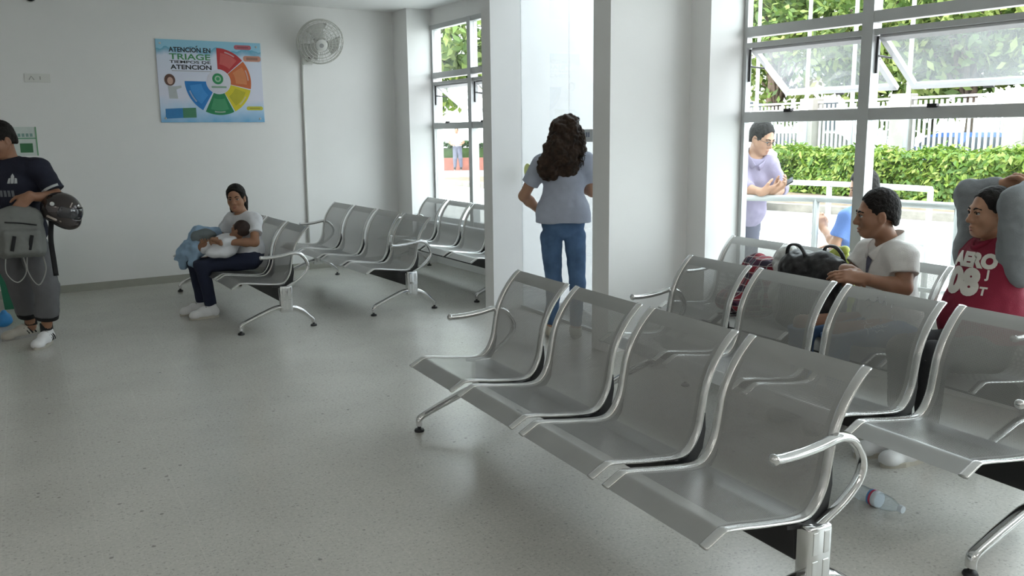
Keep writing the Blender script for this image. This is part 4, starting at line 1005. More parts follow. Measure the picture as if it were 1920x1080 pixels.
def wrap_text(target, s, centre, right, up, out, size, m, root, name='lettering', bold=.0, spacing=1.0, off=.003):
    """cut lettering laid on the cloth: flat glyphs subdivided and dropped onto the garment along -out"""
    from mathutils.bvhtree import BVHTree
    me = text_mesh(s, size, bold, spacing); bm = nb(); bm.from_mesh(me); bpy.data.meshes.remove(me)
    bmesh.ops.triangulate(bm, faces=bm.faces[:])
    for _ in range(3):
        es = [e for e in bm.edges if e.calc_length() > size * .16]
        if es: bmesh.ops.subdivide_edges(bm, edges=es, cuts=1); bmesh.ops.triangulate(bm, faces=bm.faces[:])
    xs = [v.co.x for v in bm.verts]; ys = [v.co.y for v in bm.verts]; cx, cy = (min(xs) + max(xs)) / 2, (min(ys) + max(ys)) / 2
    b = BASES[target.name]; tb = nb(); tb.from_mesh(target.data); tree = BVHTree.FromBMesh(tb)
    C, Rr, U, O = V3(centre), V3(right).normalized(), V3(up).normalized(), V3(out).normalized(); dead = []
    for v in bm.verts:
        p = C + Rr * (v.co.x - cx) + U * (v.co.y - cy) + O * .25
        hit = tree.ray_cast(p - b, -O, .5)
        if hit[0] is None: dead.append(v); v.co = p
        else: v.co = hit[0] + b + (hit[1] if hit[1].dot(O) > 0 else O) * off
    bmesh.ops.delete(bm, geom=dead, context='VERTS'); tb.free()
    return obj(name, bm, m, root)

# ---- the woman at the door, seen from behind
J = dict(H=(3.262, 5.33, 1.475), N=(3.232, 5.322, 1.325), C=(3.236, 5.325, 1.13), P=(3.226, 5.325, 0.815), SL=(3.080, 5.395, 1.262), SR=(3.375, 5.245, 1.272), EL=(3.005, 5.50, 1.035), WL=(3.175, 5.545, .905), ER=(3.44, 5.275, 1.06), WR=(3.44, 5.44, 1.10),
         HL=(3.150, 5.365, .74), HR=(3.302, 5.287, .745), KL=(3.178, 5.375, .405), KR=(3.312, 5.268, .405), AL=(3.172, 5.40, .085), AR=(3.308, 5.285, .085), hf=(.86, .50, -.05),
         handL=((.75, -.05, -.35), (.3, -.95, 0), (0, .2, 1), .55), handR=((-.55, .5, .55), (-.5, -.6, 0), (0, 0, 1), .6))
wm = thing('person', 'woman with long curly brown hair seen from behind at the glass door', 'person', (3.25, 5.33, 0))
sobj('body', body(J, .96, wch=.92, wh=.98), M['skin_c'], wm, .006)
s = Sdf(); torso_prims(s, J, .012, .96, .95, 1.0)
Rc, Rp, up = torso_frames(J)
s.ell(npv(J["P"]) + up * .07, (.192, .148, .19), Rp, .08)
for q in 'LR': sleeve(s, J['S' + q], lerp(J['S' + q], J['E' + q], .62), .060, .062)
s.cut(npv(J['P']) + npv((0, 0, .035)), (0, 0, -1), .004, npv(J['P']) - npv((0, 0, .12)), .30)
s.ell(npv(J['N']) + up * .05, (.075, .065, .05), Rc, .01, 'sub')
sobj('tee_shirt', s, M['tee_grey'], wm, .006, wr=.010, wrs=8, wr2=.004, wrs2=22)
sobj('jeans', trousers(J, inf=.004, sc=.93, wh=1.04, top=npv(J['P']) + npv((0, 0, .07)), cuffr=.046, kl=.012), M['jeans'], wm, .006, wr=.004, wrs=12, wr2=.003, wrs2=35)
R = hframe(J); Hh = npv(J['H'])
s = Sdf(); s.ell(Hh + R @ npv((0, -.02, .035)), (.090, .106, .094), R, .03)
bk = npv((-.35, -.80, 0))                    # towards the camera
lf = npv((-.8835, .468, 0))                  # towards the picture's left
s.cone(Hh + bk * .02 + lf * .01, Hh + bk * .09 + lf * .06 + npv((0, 0, -.12)), .098, .100, .05).cone(Hh + bk * .09 + lf * .06 + npv((0, 0, -.12)), Hh + bk * .115 + lf * .135 + npv((0, 0, -.24)), .10, .085, .05)
s.cone(Hh + bk * .05 - lf * .02 + npv((0, 0, -.04)), Hh + bk * .10 + npv((0, 0, -.24)), .095, .07, .05).cone(Hh - lf * .04 + bk * .02 + npv((0, 0, -.04)), Hh + bk * .03 - lf * .105 + npv((0, 0, -.155)), .07, .035, .04)
s.ell(Hh + R @ npv((0, .10, -.035)), (.075, .06, .085), R, .012, 'sub')
hr = sobj('hair', s, M['hair_brown'], wm, .006, wr=.022, wrs=18, wr2=.012, wrs2=45)
bm = nb(); rr = random.Random(11)
for k in range(170):
    t = rr.uniform(-1.15, 1.0); a0 = Hh + bk * .06 + lf * (t * .07) + npv((0, 0, rr.uniform(-.02, .06))); b0 = Hh + bk * (.10 + rr.uniform(-.03, .055)) + lf * (.05 + t * .14) + npv((0, 0, rr.uniform(-.33, -.18) + abs(t) * .06))
    n = 16; ph = rr.uniform(0, 6.28); rad = rr.uniform(.006, .013); turns = rr.uniform(2.5, 5); pts = []
    for i in range(n + 1):
        u = i / n; c = a0 * (1 - u) + b0 * u + bk * .045 * math.sin(PI * min(1, u * 1.2)); an = ph + turns * 2 * PI * u
        pts.append(c + lf * rad * math.cos(an) + bk * rad * math.sin(an))
    tube(bm, pts, [.0042 * (1 - .55 * i / n) for i in range(n + 1)], 4)
obj('curls', bm, M['hair_brown'], hr, True)
bm = nb(); q = lambda x, y, z: V3(Hh + R @ npv((x, y, z)))
for sd_ in (-1, 1): sphere(bm, q(sd_ * .034, .075, .098), .027, 12, 8, (1, .35, .75), Matrix(R.tolist()))
tube(bm, [q(-.034, .08, .1), q(.034, .08, .1)], .004, 5)
for sd_ in (-1, 1): tube(bm, [q(sd_ * .06, .07, .1), q(sd_ * .088, .0, .085), q(sd_ * .09, -.05, .07)], .0035, 5)
obj('sunglasses', bm, M['black'], wm, True, label='dark sunglasses pushed up on the hair')
shoe(wm, (3.145, 5.365), (.5, .85), m='shoe_dirty', ln=.235); shoe(wm, (3.282, 5.25), (.55, .83), m='shoe_dirty', ln=.235)

# ---- the man in navy holding helmet and rucksack
J = dict(H=(-.262, 7.105, 1.470), N=(-.222, 7.15, 1.325), C=(-.205, 7.15, 1.12), P=(-.222, 7.16, .80), SL=(-.035, 7.06, 1.275), SR=(-.40, 7.23, 1.28), EL=(.055, 6.985, 1.07), WL=(-.125, 6.875, 1.085), ER=(-.55, 7.15, 1.03), WR=(-.46, 6.93, .98),
         HL=(-.135, 7.115, .735), HR=(-.305, 7.195, .735), KL=(-.070, 7.045, .405), KR=(-.235, 7.27, .385), AL=(-.100, 7.12, .10), AR=(-.205, 7.44, .10), hf=(-.80, -.50, -.38),
         handL=((-.55, -.12, -.62), (-.3, .8, -.4), (-.2, -.8, .3), .75), handR=((.6, -.2, -.3), (.1, .9, 0), (0, 0, 1), .5))
lm_ = thing('person', 'standing man in navy tee and grey cropped trousers holding a grey rucksack', 'person', (-.18, 7.2, 0))
sobj('body', body(J, 1.0), M['skin_b'], lm_, .006)
s = Sdf(); torso_prims(s, J, .014, 1.0, 1.05, 1.0); Rc, Rp, up = torso_frames(J)
s.ell(npv(J['P']) + up * .06, (.185, .145, .20), Rp, .08)
for q in 'LR': sleeve(s, J['S' + q], lerp(J['S' + q], J['E' + q], .80), .066, .075)
s.cut(npv(J['P']) + npv((0, 0, -.045)), (0, 0, -1), .004, npv(J['P']) - npv((0, 0, .2)), .32); s.ell(npv(J['N']) + up * .055 + Rc[:, 1] * .02, (.07, .07, .05), Rc, .01, 'sub')
tee = sobj('tee_shirt', s, M['navy_tee'], lm_, .006, wr=.010, wrs=8, wr2=.004, wrs2=22)
for q in 'LR':
    bm = nb(); a, b = lerp(J['S' + q], J['E' + q], .70), lerp(J['S' + q], J['E' + q], .775); tube(bm, [a, b], .0775, 20); obj('sleeve_band', bm, M['print_grey'], tee, True, label='pale band round the sleeve')
Cc = npv(J['C']); fr_ = Rc[:, 1]; rt = Rc[:, 0]
def tee_patch(polys, cx, cz, m, nm, lab=None):
    return lay_patch(tee, polys, Cc - rt * cx + npv((0, 0, cz)), -rt, (0, 0, 1), fr_, m, nm, tee, lab)
# pale leaf-and-bars crest on the chest, and a strip of blurred lettering
tee_patch([[(-.032, -.03), (-.012, -.03), (-.012, .008), (-.025, .004)], [(-.008, -.03), (.010, -.03), (.012, .02), (0, .038), (-.010, .02)], [(.014, -.03), (.032, -.03), (.028, .004), (.015, .008)]], .045, .085, M['print_grey'], 'chest_crest', 'pale three-part crest')
tee_patch([[(-.075 + k * .026, -.022), (-.057 + k * .026, -.022), (-.057 + k * .026, .022), (-.075 + k * .026, .022)] for k in range(5)] + [[(-.14, -.02), (-.115, -.02), (-.095, .035), (-.115, .035)]], .005, -.015, flatmat('faded_print', (.14, .15, .17)), 'chest_print', 'faded grey chest print')
sobj('cropped_trousers', trousers(J, .60, .60, inf=.018, sc=1.0, wide=.014, top=npv(J['P']) + npv((0, 0, .08))), M['grey_pants'], lm_, .006, wr=.012, wrs=9, wr2=.004, wrs2=25)
for q in 'LR':
    bm = nb(); a, b = lerp(J['K' + q], J['A' + q], .56), lerp(J['K' + q], J['A' + q], .70); tube(bm, [a, b], [.082, .078], 22); obj('trouser_cuff', bm, M['black_cloth'], lm_, True, label='black cuff of the cropped trousers')
    bm = nb(); a = npv(J['A' + q]); tube(bm, [a + npv((0, 0, .05)), a - npv((0, 0, .01))], .043, 16); obj('sock', bm, M['black_cloth'], lm_, True, label='black ankle sock')
sobj('hair', hair_short(J, 1.0, top=.02), M['hair'], lm_, .005, wr=.004, wrs=60)
face_bits(lm_, J)
shoe(lm_, (-.075, 7.16), (-.38, -.90), m='shoe_white', accent='black_cloth', ln=.27, lab='clean white trainer'); shoe(lm_, (-.17, 7.49), (-.80, -.50), m='shoe_dirty', accent='black_cloth', ln=.27, lab='off-white trainer')
# helmet hooked on his forearm
hm = thing('motorcycle_helmet', 'dark chrome full-face helmet hanging from the forearm of the man in navy', 'helmet', (.066, 6.90, .86))
HC = npv((.072, 6.90, .985)); RH = np.array(frame((.62, -.35, -.25)))
s = Sdf(); s.ell(HC, (.115, .140, .122), RH, .02); s.ell(HC + RH @ npv((0, .055, -.065)), (.085, .085, .055), RH, .05); s.ell(HC + RH @ npv((0, .12, .01)), (.085, .06, .040), RH, .008, 'sub'); s.ell(HC + RH @ npv((0, -.01, -.13)), (.085, .105, .09), RH, .01, 'sub')
sobj('helmet_shell', s, M['helmet'], hm, .005)
s = Sdf(); s.ell(HC + RH @ npv((0, .004, 0)), (.1165, .1415, .1235), RH, .01); s.ell(HC, (.1135, .1385, .1205), RH, .002, 'sub'); s.cut(HC + RH @ npv((0, .03, 0)), RH @ npv((0, -1, 0)), .002); s.cut(HC + RH @ npv((0, 0, .052)), (RH @ npv((0, 0, 1)))); s.cut(HC + RH @ npv((0, 0, -.035)), RH @ npv((0, 0, -1)))
sobj('helmet_visor', s, mat('smoked_visor', (.03, .03, .035), .08, .2, coat=.8, var=.05), hm, .0035)
bm = nb(); c = V3(HC)
for (dx, dz, sx, sz, an) in ((-.075, -.055, .075, .016, -.5), (.02, -.085, .085, .014, -.25), (.06, .035, .05, .018, .9)):
    p = npv((dx, 0, dz)); dirn = nrm(p + npv((0, -.10, 0))); e_ = HC + dirn * .118
    obox(bm, V3(e_), (sx, .02, sz), frame(V3(dirn)) @ Matrix.Rotation(an, 3, 'Y'))
bmesh.ops.bevel(bm, geom=bm.edges[:], offset=.005, segments=2, affect='EDGES'); obj('shell_graphic', bm, M['helmet_pale'], hm, True, label='pale beige graphic on the shell')
bm = nb(); dirn = nrm((-.055, -.10, .05)); lathe(bm, [(.014, 0), (.014, .012), (0, .014)], HC + dirn * .118, V3(dirn), 14); obj('pivot_screw', bm, M['shoe_white'], hm, label='white round pivot')
bm = nb(); tube(bm, crom([HC + npv((-.07, -.02, -.07)), HC + npv((-.085, -.03, -.20)), HC + npv((-.08, -.02, -.34)), HC + npv((-.075, -.02, -.46))], 5), .013, 6, flat=(.35, 1.3)); obj('chin_strap', bm, M['black_cloth'], hm, True, label='black chin strap hanging down')
# rucksack held by its top
rk = thing('rucksack', 'small grey canvas rucksack hanging from the hand of the man in navy', 'rucksack', (-.18, 6.86, .66))
RC = npv((-.195, 6.87, .835)); RR = np.array(frame((.10, -1, .05)))
s = Sdf(); s.rbox(RC, (.150, .060, .165), .05, RR, .02); s.ell(RC + RR @ npv((0, 0, .12)), (.11, .06, .075), RR, .04); s.rbox(RC + RR @ npv((.0, .065, -.06)), (.115, .035, .085), .03, RR, .02)
sobj('rucksack_body', s, M['pack'], rk, .006, wr=.010, wrs=11, wr2=.003, wrs2=35)
bm = nb(); RP = lambda x, y, z: V3(RC + RR @ npv((x, y, z)))
tube(bm, crom([RP(-.10, .066, .055), RP(0, .073, .075), RP(.09, .066, .085)], 5), .005, 5); obj('zip', bm, M['black_cloth'], rk, True, label='black zip line')
for x in (-.05, .055):
    bm = nb(); tube(bm, [RP(x - .012, .106, -.01), RP(x + .012, .104, -.11)], .008, 6, flat=(.4, 1.4)); obj('pocket_zip', bm, M['black_cloth'], rk, label='black vertical pocket zip')
for x0, x1, zb in ((-.12, -.03, -.36), (.0, .10, -.33)):
    bm = nb(); tube(bm, crom([RP(x0, -.03, -.14), RP(x0 - .01, .02, -.26), RP((x0 + x1) / 2, .03, zb), RP(x1 + .01, .02, -.26), RP(x1, -.03, -.14)], 6), .009, 6, flat=(.4, 1.4)); obj('shoulder_strap', bm, M['strap_pale'], rk, True, label='pale looped shoulder strap')
bm = nb(); tube(bm, crom([RP(-.05, .0, .165), RP(-.03, 0, .195), RP(.03, 0, .195), RP(.05, 0, .165)], 5), .008, 6); obj('grab_handle', bm, M['black_cloth'], rk, True)

# ---- the mother with her baby
J = dict(H=(1.372, 7.49, .972), N=(1.418, 7.50, .835), C=(1.445, 7.485, .690), P=(1.462, 7.48, .475), SL=(1.485, 7.350, .795), SR=(1.355, 7.610, .795), EL=(1.452, 7.235, .625), WL=(1.235, 7.335, .632), ER=(1.27, 7.73, .63), WR=(1.16, 7.56, .60),
         HL=(1.440, 7.385, .462), HR=(1.455, 7.565, .462), KL=(1.055, 7.44, .445), KR=(1.030, 7.63, .445), AL=(1.112, 7.465, .090), AR=(1.07, 7.66, .090), hf=(-.42, -.90, -.06), hu=(-.06, 0, 1), jaw=.82,
         handL=((-.80, .28, .18), (.1, .6, -.6), (0, -.2, 1), .55), handR=((-.5, -.75, .1), (0, .2, .9), (-1, 0, 0), .5))
mo = thing('person', 'seated woman in white tee and navy trousers cradling a baby on the far bench', 'person', (1.3, 7.5, 0))
sobj('body', body(J, .86, wch=.95, hsc=.92), M['skin_a'], mo, .005)
s = Sdf(); torso_prims(s, J, .012, .86, 1.0, 1.0); Rc, Rp, up = torso_frames(J)
for q in 'LR': sleeve(s, J['S' + q], lerp(J['S' + q], J['E' + q], .60), .056, .062)
s.cut(npv(J['P']) + up * .02, -up, .004, npv(J['P']) - up * .14, .28); s.ell(npv(J['N']) + up * .05 + Rc[:, 1] * .025, (.07, .07, .05), Rc, .01, 'sub')
sobj('tee_shirt', s, M['white_tee'], mo, .005, wr=.010, wrs=10, wr2=.004, wrs2=26)
sobj('trousers', trousers(J, inf=.008, sc=.93, top=npv(J['P']) + up * .06, cuffr=.05), M['navy'], mo, .006, wr=.005, wrs=12)
R = hframe(J); Hh = npv(J['H']); L = lambda x, y, z: Hh + R @ (npv((x, y, z)) * .92)
s = hair_short(J, .92, side=-.035, top=.014, vol=.004); s.ell(L(0, -.105, -.02), (.04, .04, .05), R, .03).cone(L(-.05, -.07, -.02), L(-.058, -.055, -.125), .032, .02, .03).cone(L(.055, -.065, -.02), L(.06, -.05, -.115), .030, .018, .03)
sobj('hair', s, M['hair'], mo, .005, wr=.003, wrs=60); face_bits(mo, J, .92)
bm = nb(); tube(bm, [V3(lerp(J['EL'], J['WL'], .90)), V3(lerp(J['EL'], J['WL'], .985))], .029, 16); obj('wristwatch', bm, M['shoe_white'], mo, True, label='pale wristwatch')
shoe(mo, (1.165, 7.452), (-.98, -.12), m='shoe_white', ln=.235); shoe(mo, (1.12, 7.655), (-.98, -.05), m='shoe_white', ln=.235)
by = thing('baby', 'dark-haired baby lying in the arms of the seated woman', 'baby', (1.3, 7.42, .56))
bf = nrm((-.55, .60, .35))
JB = dict(H=(1.360, 7.330, .728), hf=tuple(bf), hu=tuple(nrm((.55, -.5, .75))))
s = Sdf(); head_prims(s, JB, .70); RB = hframe(JB); s.cone(npv(JB['H']) + RB @ npv((0, -.01, -.05)), (1.31, 7.385, .655), .030, .03, .02)
s.ell((1.255, 7.40, .615), (.10, .075, .07), None, .04).cone((1.21, 7.42, .60), (1.07, 7.50, .575), .05, .035, .04).cone((1.20, 7.45, .59), (1.06, 7.56, .585), .05, .035, .04)
s.cone((1.30, 7.33, .64), (1.20, 7.31, .63), .024, .02, .02).cone((1.20, 7.31, .63), (1.15, 7.36, .65), .02, .017, .02)
sobj('body', s, M['skin_b'], by, .005)
s = Sdf(); s.ell((1.255, 7.40, .612), (.112, .088, .082), None, .04).cone((1.22, 7.42, .595), (1.10, 7.49, .575), .062, .05, .04).cone((1.30, 7.33, .64), (1.23, 7.312, .632), .036, .036, .02).ell((1.20, 7.36, .545), (.12, .08, .045), None, .05)
sobj('romper', s, M['white_tee'], by, .005, wr=.008, wrs=14)
s = Sdf(); HB = npv(JB['H']); s.ell(HB + RB @ npv((0, -.014, .018)), npv((.058, .072, .066)), RB, .02); s.ell(HB + RB @ npv((0, .075, -.035)), (.06, .05, .065), RB, .01, 'sub'); s.cut(HB + RB @ npv((0, 0, -.045)), RB @ npv((0, .3, -1)))
sobj('hair', s, mat('baby_hair', (.035, .02, .016), .7, var=.3, vscale=50, bump=.4, bscale=120), by, .004)
bk_ = thing('blanket', 'crumpled pale blue blanket spilling over the lap of the seated woman', 'blanket', (1.05, 7.6, .40))
s = Sdf(); s.cone((1.235, 7.66, .675), (1.10, 7.68, .68), .045, .06, .06).cone((1.10, 7.66, .665), (1.01, 7.66, .60), .065, .055, .06).cone((1.06, 7.55, .58), (.97, 7.66, .52), .06, .065, .06).cone((.97, 7.66, .53), (.945, 7.68, .43), .055, .045, .05).cone((1.03, 7.54, .55), (1.0, 7.52, .47), .055, .045, .05).cone((.95, 7.69, .50), (.885, 7.70, .475), .035, .02, .03)
sobj('blanket_cloth', s, M['blanket'], bk_, .006, wr=.022, wrs=12, wr2=.010, wrs2=28)
s = Sdf(); s.ell((1.085, 7.575, .665), (.075, .055, .06), None, .03).ell((1.15, 7.58, .675), (.06, .05, .04), None, .04)
sobj('blanket_lining', s, M['blanket_grey'], bk_, .006, wr=.014, wrs=16, label='grey lining folded outwards')

# ---- the man in the white polo
J = dict(H=(3.752, 3.088, 1.046), N=(3.828, 3.060, .885), C=(3.835, 3.055, .715), P=(3.860, 3.045, .465), SL=(3.750, 2.905, .842), SR=(3.862, 3.222, .830), EL=(3.715, 2.868, .700), WL=(3.520, 2.960, .752), ER=(3.765, 3.262, .68), WR=(3.548, 3.085, .775),
         HL=(3.80, 2.955, .455), HR=(3.80, 3.135, .455), KL=(3.385, 2.985, .50), KR=(3.375, 3.20, .50), AL=(3.40, 2.96, .09), AR=(3.40, 3.20, .09), hf=(-.79, .61, -.05),
         handL=((-.75, .55, .10), (.25, .55, -.7), (0, 0, 1), .45), handR=((-.30, -.85, -.12), (.5, -.2, -.7), (-.6, 0, .6), .5))
pl = thing('person', 'seated man in white polo shirt and jeans looking along the row with arms folded low', 'person', (3.75, 3.05, 0))
sobj('body', body(J, 1.0, belly=.01, hsc=1.02), M['skin_b'], pl, .005)
s = Sdf(); torso_prims(s, J, .016, 1.0, 1.05, 1.05, .02); Rc, Rp, up = torso_frames(J)
for q in 'LR': sleeve(s, J['S' + q], lerp(J['S' + q], J['E' + q], .52), .066, .068)
s.cut(npv(J['P']) + up * .00, -up, .004, npv(J['P']) - up * .16, .30); s.ell(npv(J['N']) + up * .055 + Rc[:, 1] * .035, (.065, .075, .06), Rc, .012, 'sub')
pj = sobj('polo_shirt', s, M['polo'], pl, .005, wr=.010, wrs=9, wr2=.004, wrs2=24)
# collar and placket
N0 = npv(J['N']); f_, r_ = Rc[:, 1], Rc[:, 0]
def collar(root, N0, f_, r_, up, m, rad=.074):
    bm = nb()
    pts = [N0 + r_ * .020 + f_ * .118 - up * .048, N0 + r_ * .056 + f_ * .082 - up * .008, N0 + r_ * rad + f_ * .01 + up * .026, N0 + r_ * .045 - f_ * .056 + up * .046, N0 - f_ * .072 + up * .050,
           N0 - r_ * .045 - f_ * .056 + up * .046, N0 - r_ * rad + f_ * .01 + up * .026, N0 - r_ * .056 + f_ * .082 - up * .008, N0 - r_ * .020 + f_ * .118 - up * .048]
    tube(bm, crom(pts, 6), .018, 10, flat=(.32, 1.35), side=tuple(up * .75 + np.array([0, 0, .0]))); return obj('collar', bm, m, root, True)
collar(pj, N0, f_, r_, up, M['polo'])
lay_patch(pj, [[(-.024, .0), (.024, .0), (.012, -.06), (.004, -.125), (-.006, -.125), (-.014, -.06)]], N0 + up * -.045, -r_, up, f_, M['slate'], 'placket', pj, 'dark open placket')
sobj('jeans', trousers(J, inf=.012, sc=1.0, top=npv(J['P']) + up * .06), M['jeans'], pl, .006, wr=.005, wrs=12)
sobj('hair', hair_short(J, 1.0, top=.028, side=-.01, vol=.0), M['hair'], pl, .005, wr=.003, wrs=70)
face_bits(pl, J, 1.02, brow_w=.0052)
shoe(pl, (3.445, 2.955), (-1, 0), m='sole', ln=.27, lab='dark shoe'); shoe(pl, (3.445, 3.20), (-1, 0), m='sole', ln=.27, lab='dark shoe')

# ---- the person in the red baseball jersey
J = dict(H=(3.795, 2.502, 1.098), N=(3.846, 2.500, .958), C=(3.815, 2.500, .790), P=(3.800, 2.492, .500), SL=(3.795, 2.335, .915), SR=(3.905, 2.650, .905), EL=(3.672, 2.312, 1.165), WL=(3.905, 2.395, 1.212), ER=(3.915, 2.690, 1.170), WR=(3.955, 2.545, 1.215),
         HL=(3.74, 2.41, .462), HR=(3.765, 2.585, .462), KL=(3.36, 2.43, .49), KR=(3.37, 2.585, .49), AL=(3.37, 2.44, .09), AR=(3.36, 2.57, .09), hf=(-.90, .43, .0), hu=(-.10, .05, 1), jaw=.88,
         handL=((.55, .75, .0), (-.6, .45, -.3), (0, 0, 1), .35), handR=((.25, -.9, .0), (-.8, -.2, -.2), (0, 0, 1), .35))
rd = thing('person', 'seated person in red number jersey resting with hands behind the head', 'person', (3.8, 2.5, 0))
sobj('body', body(J, .98, hsc=.98), M['skin_a'], rd, .005)
s = Sdf(); torso_prims(s, J, .022, 1.0, 1.02, 1.05, .025); Rc, Rp, up = torso_frames(J)
s.ell(npv(J['P']) + up * .10, (.20, .165, .20), Rp, .08)
s.cut(npv(J['P']) + up * .015, -up, .004, npv(J['P']) - up * .16, .32); s.ell(npv(J['N']) + up * .045 + Rc[:, 1] * .04, (.06, .065, .05), Rc, .012, 'sub')
jr = sobj('jersey', s, M['red'], rd, .005, wr=.010, wrs=8, wr2=.004, wrs2=22)
for q, m_ in (('L', 1), ('R', -1)):
    s = Sdf(); S0, E0, W0 = npv(J['S' + q]), npv(J['E' + q]), npv(J['W' + q]); ins_ = lerp(S0, npv(J['C']), .18)
    s.cone(ins_, E0, .080, .060, .03); s.cone(E0, lerp(E0, W0, .93), .060, .043, .04, flat=True); s.cone(S0 - up * .07, S0, .065, .07, .05)
    sobj('jersey_sleeve', s, M['grey_fleece'], jr, .005, wr=.012, wrs=12, wr2=.004, wrs2=30, label='grey raglan sleeve')
ft, rg = Rc[:, 1], Rc[:, 0]; Cn = npv(J['C'])
ov = nrm(ft * .85 - rg * .55)           # lettering lies on the front, towards the wearer's left
rv = -np.cross(nrm(up), ov); rv = nrm(rv)
if rv @ npv((.8835, -.468, 0)) < 0: rv = -rv
wrap_text(jr, 'AERO', Cn + up * .085 - rv * .035, rv, up, ov, .085, M['print_cream'], jr, bold=.006)
wrap_text(jr, '08', Cn - up * .015 - rv * .065, rv, up, ov, .155, M['print_cream'], jr, bold=.011, spacing=1.05)
wrap_text(jr, 'J', Cn + up * .022 + rv * .045, rv, up, ov, .05, M['print_cream'], jr, bold=.002)
wrap_text(jr, 'T', Cn - up * .050 + rv * .041, rv, up, ov, .05, M['print_cream'], jr, bold=.002)
N0 = npv(J['N'])
bm = nb(); tube(bm, crom([N0 - ft * .055 + up * .035, N0 - rg * .068 + up * .02, N0 - rg * .045 + ft * .075 - up * .005, N0 + ft * .105 - up * .035, N0 + rg * .045 + ft * .075 - up * .005, N0 + rg * .068 + up * .02], 5, closed=True), .013, 8, closed=True, flat=(.8, 1.2)); obj('jersey_collar', bm, M['red'], jr, True)
sobj('trousers', trousers(J, inf=.012, sc=.98, top=npv(J['P']) + up * .05), M['black_cloth'], rd, .006, wr=.005, wrs=12)
R = hframe(J); Hh = npv(J['H']); L = lambda x, y, z: Hh + R @ (npv((x, y, z)) * .98)
s = hair_short(J, .98, side=-.02, top=.0); s.ell(L(0, -.115, .045), (.038, .042, .04), R, .02)
sobj('hair', s, M['hair'], rd, .005, wr=.003, wrs=60); bm = nb(); tube(bm, [L(.03 * math.cos(k * PI / 8), -.097, .045 + .03 * math.sin(k * PI / 8)) for k in range(16)], .007, 6, closed=True); obj('hair_band', bm, M['black_cloth'], rd, True)
face_bits(rd, J, .98)
shoe(rd, (3.405, 2.455), (-1, .15), m='shoe_white', ln=.25, lab='white trainer'); shoe(rd, (3.40, 2.575), (-1, .25), m='shoe_white', ln=.25, lab='white trainer')

# ---- the man outside leaning on the handrail with a phone
J = dict(H=(4.806, 5.035, 1.418), N=(4.788, 5.085, 1.268), C=(4.795, 5.11, 1.08), P=(4.755, 5.20, .83), SL=(4.885, 5.010, 1.215), SR=(4.655, 5.145, 1.215), EL=(4.915, 4.925, 1.035), WL=(4.745, 4.835, 1.035), ER=(4.640, 5.020, 1.045), WR=(4.665, 4.86, 1.03),
         HL=(4.83, 5.17, .76), HR=(4.68, 5.24, .76), KL=(4.82, 5.16, .42), KR=(4.66, 5.26, .42), AL=(4.83, 5.28, .09), AR=(4.66, 5.36, .09), hf=(.16, -.92, -.36),
         handL=((.35, -.55, .45), (-.6, .1, .4), (0, 0, 1), .7), handR=((.80, -.35, .25), (.2, .6, .7), (0, 0, 1), .5))
ou = thing('person', 'man with glasses and lilac shirt outside leaning on the handrail over a phone', 'person', (4.75, 5.2, 0))
sobj('body', body(J, .98), M['skin_c'], ou, .006)
s = Sdf(); torso_prims(s, J, .014, .98, 1.0, 1.0); Rc, Rp, up = torso_frames(J); s.ell(npv(J['P']) + up * .03, (.175, .135, .17), Rp, .07)
for q in 'LR': sleeve(s, J['S' + q], J['E' + q], .062, .055); sleeve(s, J['E' + q], lerp(J['E' + q], J['W' + q], .25), .055, .052)
s.cut(npv(J['P']) - up * .05, -up, .004, npv(J['P']) - up * .2, .32); s.ell(npv(J['N']) + up * .05 + Rc[:, 1] * .03, (.065, .07, .05), Rc, .01, 'sub')
sobj('shirt', s, M['lilac'], ou, .006, wr=.012, wrs=9, wr2=.004, wrs2=24)
N0 = npv(J['N']); collar(ou, N0, Rc[:, 1], Rc[:, 0], up, M['lilac'], .070)
sobj('trousers', trousers(J, inf=.012, sc=.98, top=npv(J['P']) + up * .05, wide=.01), M['slate'], ou, .007, wr=.005, wrs=12)
sobj('hair', hair_short(J, 1.0, top=.022), M['hair'], ou, .005, wr=.004, wrs=60); face_bits(ou, J, 1.0, gaze=(0, -.5))
R = hframe(J); Hh = npv(J['H']); q = lambda x, y, z: V3(Hh + R @ npv((x, y, z))); bm = nb()
for sd_ in (-1, 1):
    tube(bm, [q(sd_ * .032 + .022 * math.cos(k * PI / 8), .098, -.004 + .016 * math.sin(k * PI / 8)) for k in range(16)], .0018, 5, closed=True); tube(bm, [q(sd_ * .054, .096, .0), q(sd_ * .076, .05, .004), q(sd_ * .080, -.01, 0)], .0018, 5)
tube(bm, [q(-.011, .102, 0), q(.011, .102, 0)], .0018, 5); obj('glasses', bm, M['black'], ou, True)
shoe(ou, (4.83, 5.34), (.4, -.9), m='black_cloth', ln=.27, lab='black shoe'); shoe(ou, (4.66, 5.42), (.3, -.95), m='black_cloth', ln=.27, lab='black shoe')
ph = thing('mobile_phone', 'dark mobile phone held by the man outside at the handrail', 'phone', (4.79, 4.77, 1.02))
bm = nb(); RPh = frame((.35, -.60, .45), (-.5, .1, .6)); obox(bm, V3((4.790, 4.770, 1.085)), (.072, .145, .009), RPh); bevel_all(bm, .003); obj('phone_body', bm, M['black'], ph)
bm = nb(); obox(bm, V3((4.790, 4.770, 1.085)) + RPh @ V3((0, 0, .005)), (.064, .132, .001), RPh); obj('phone_screen', bm, M['bwin'], ph)

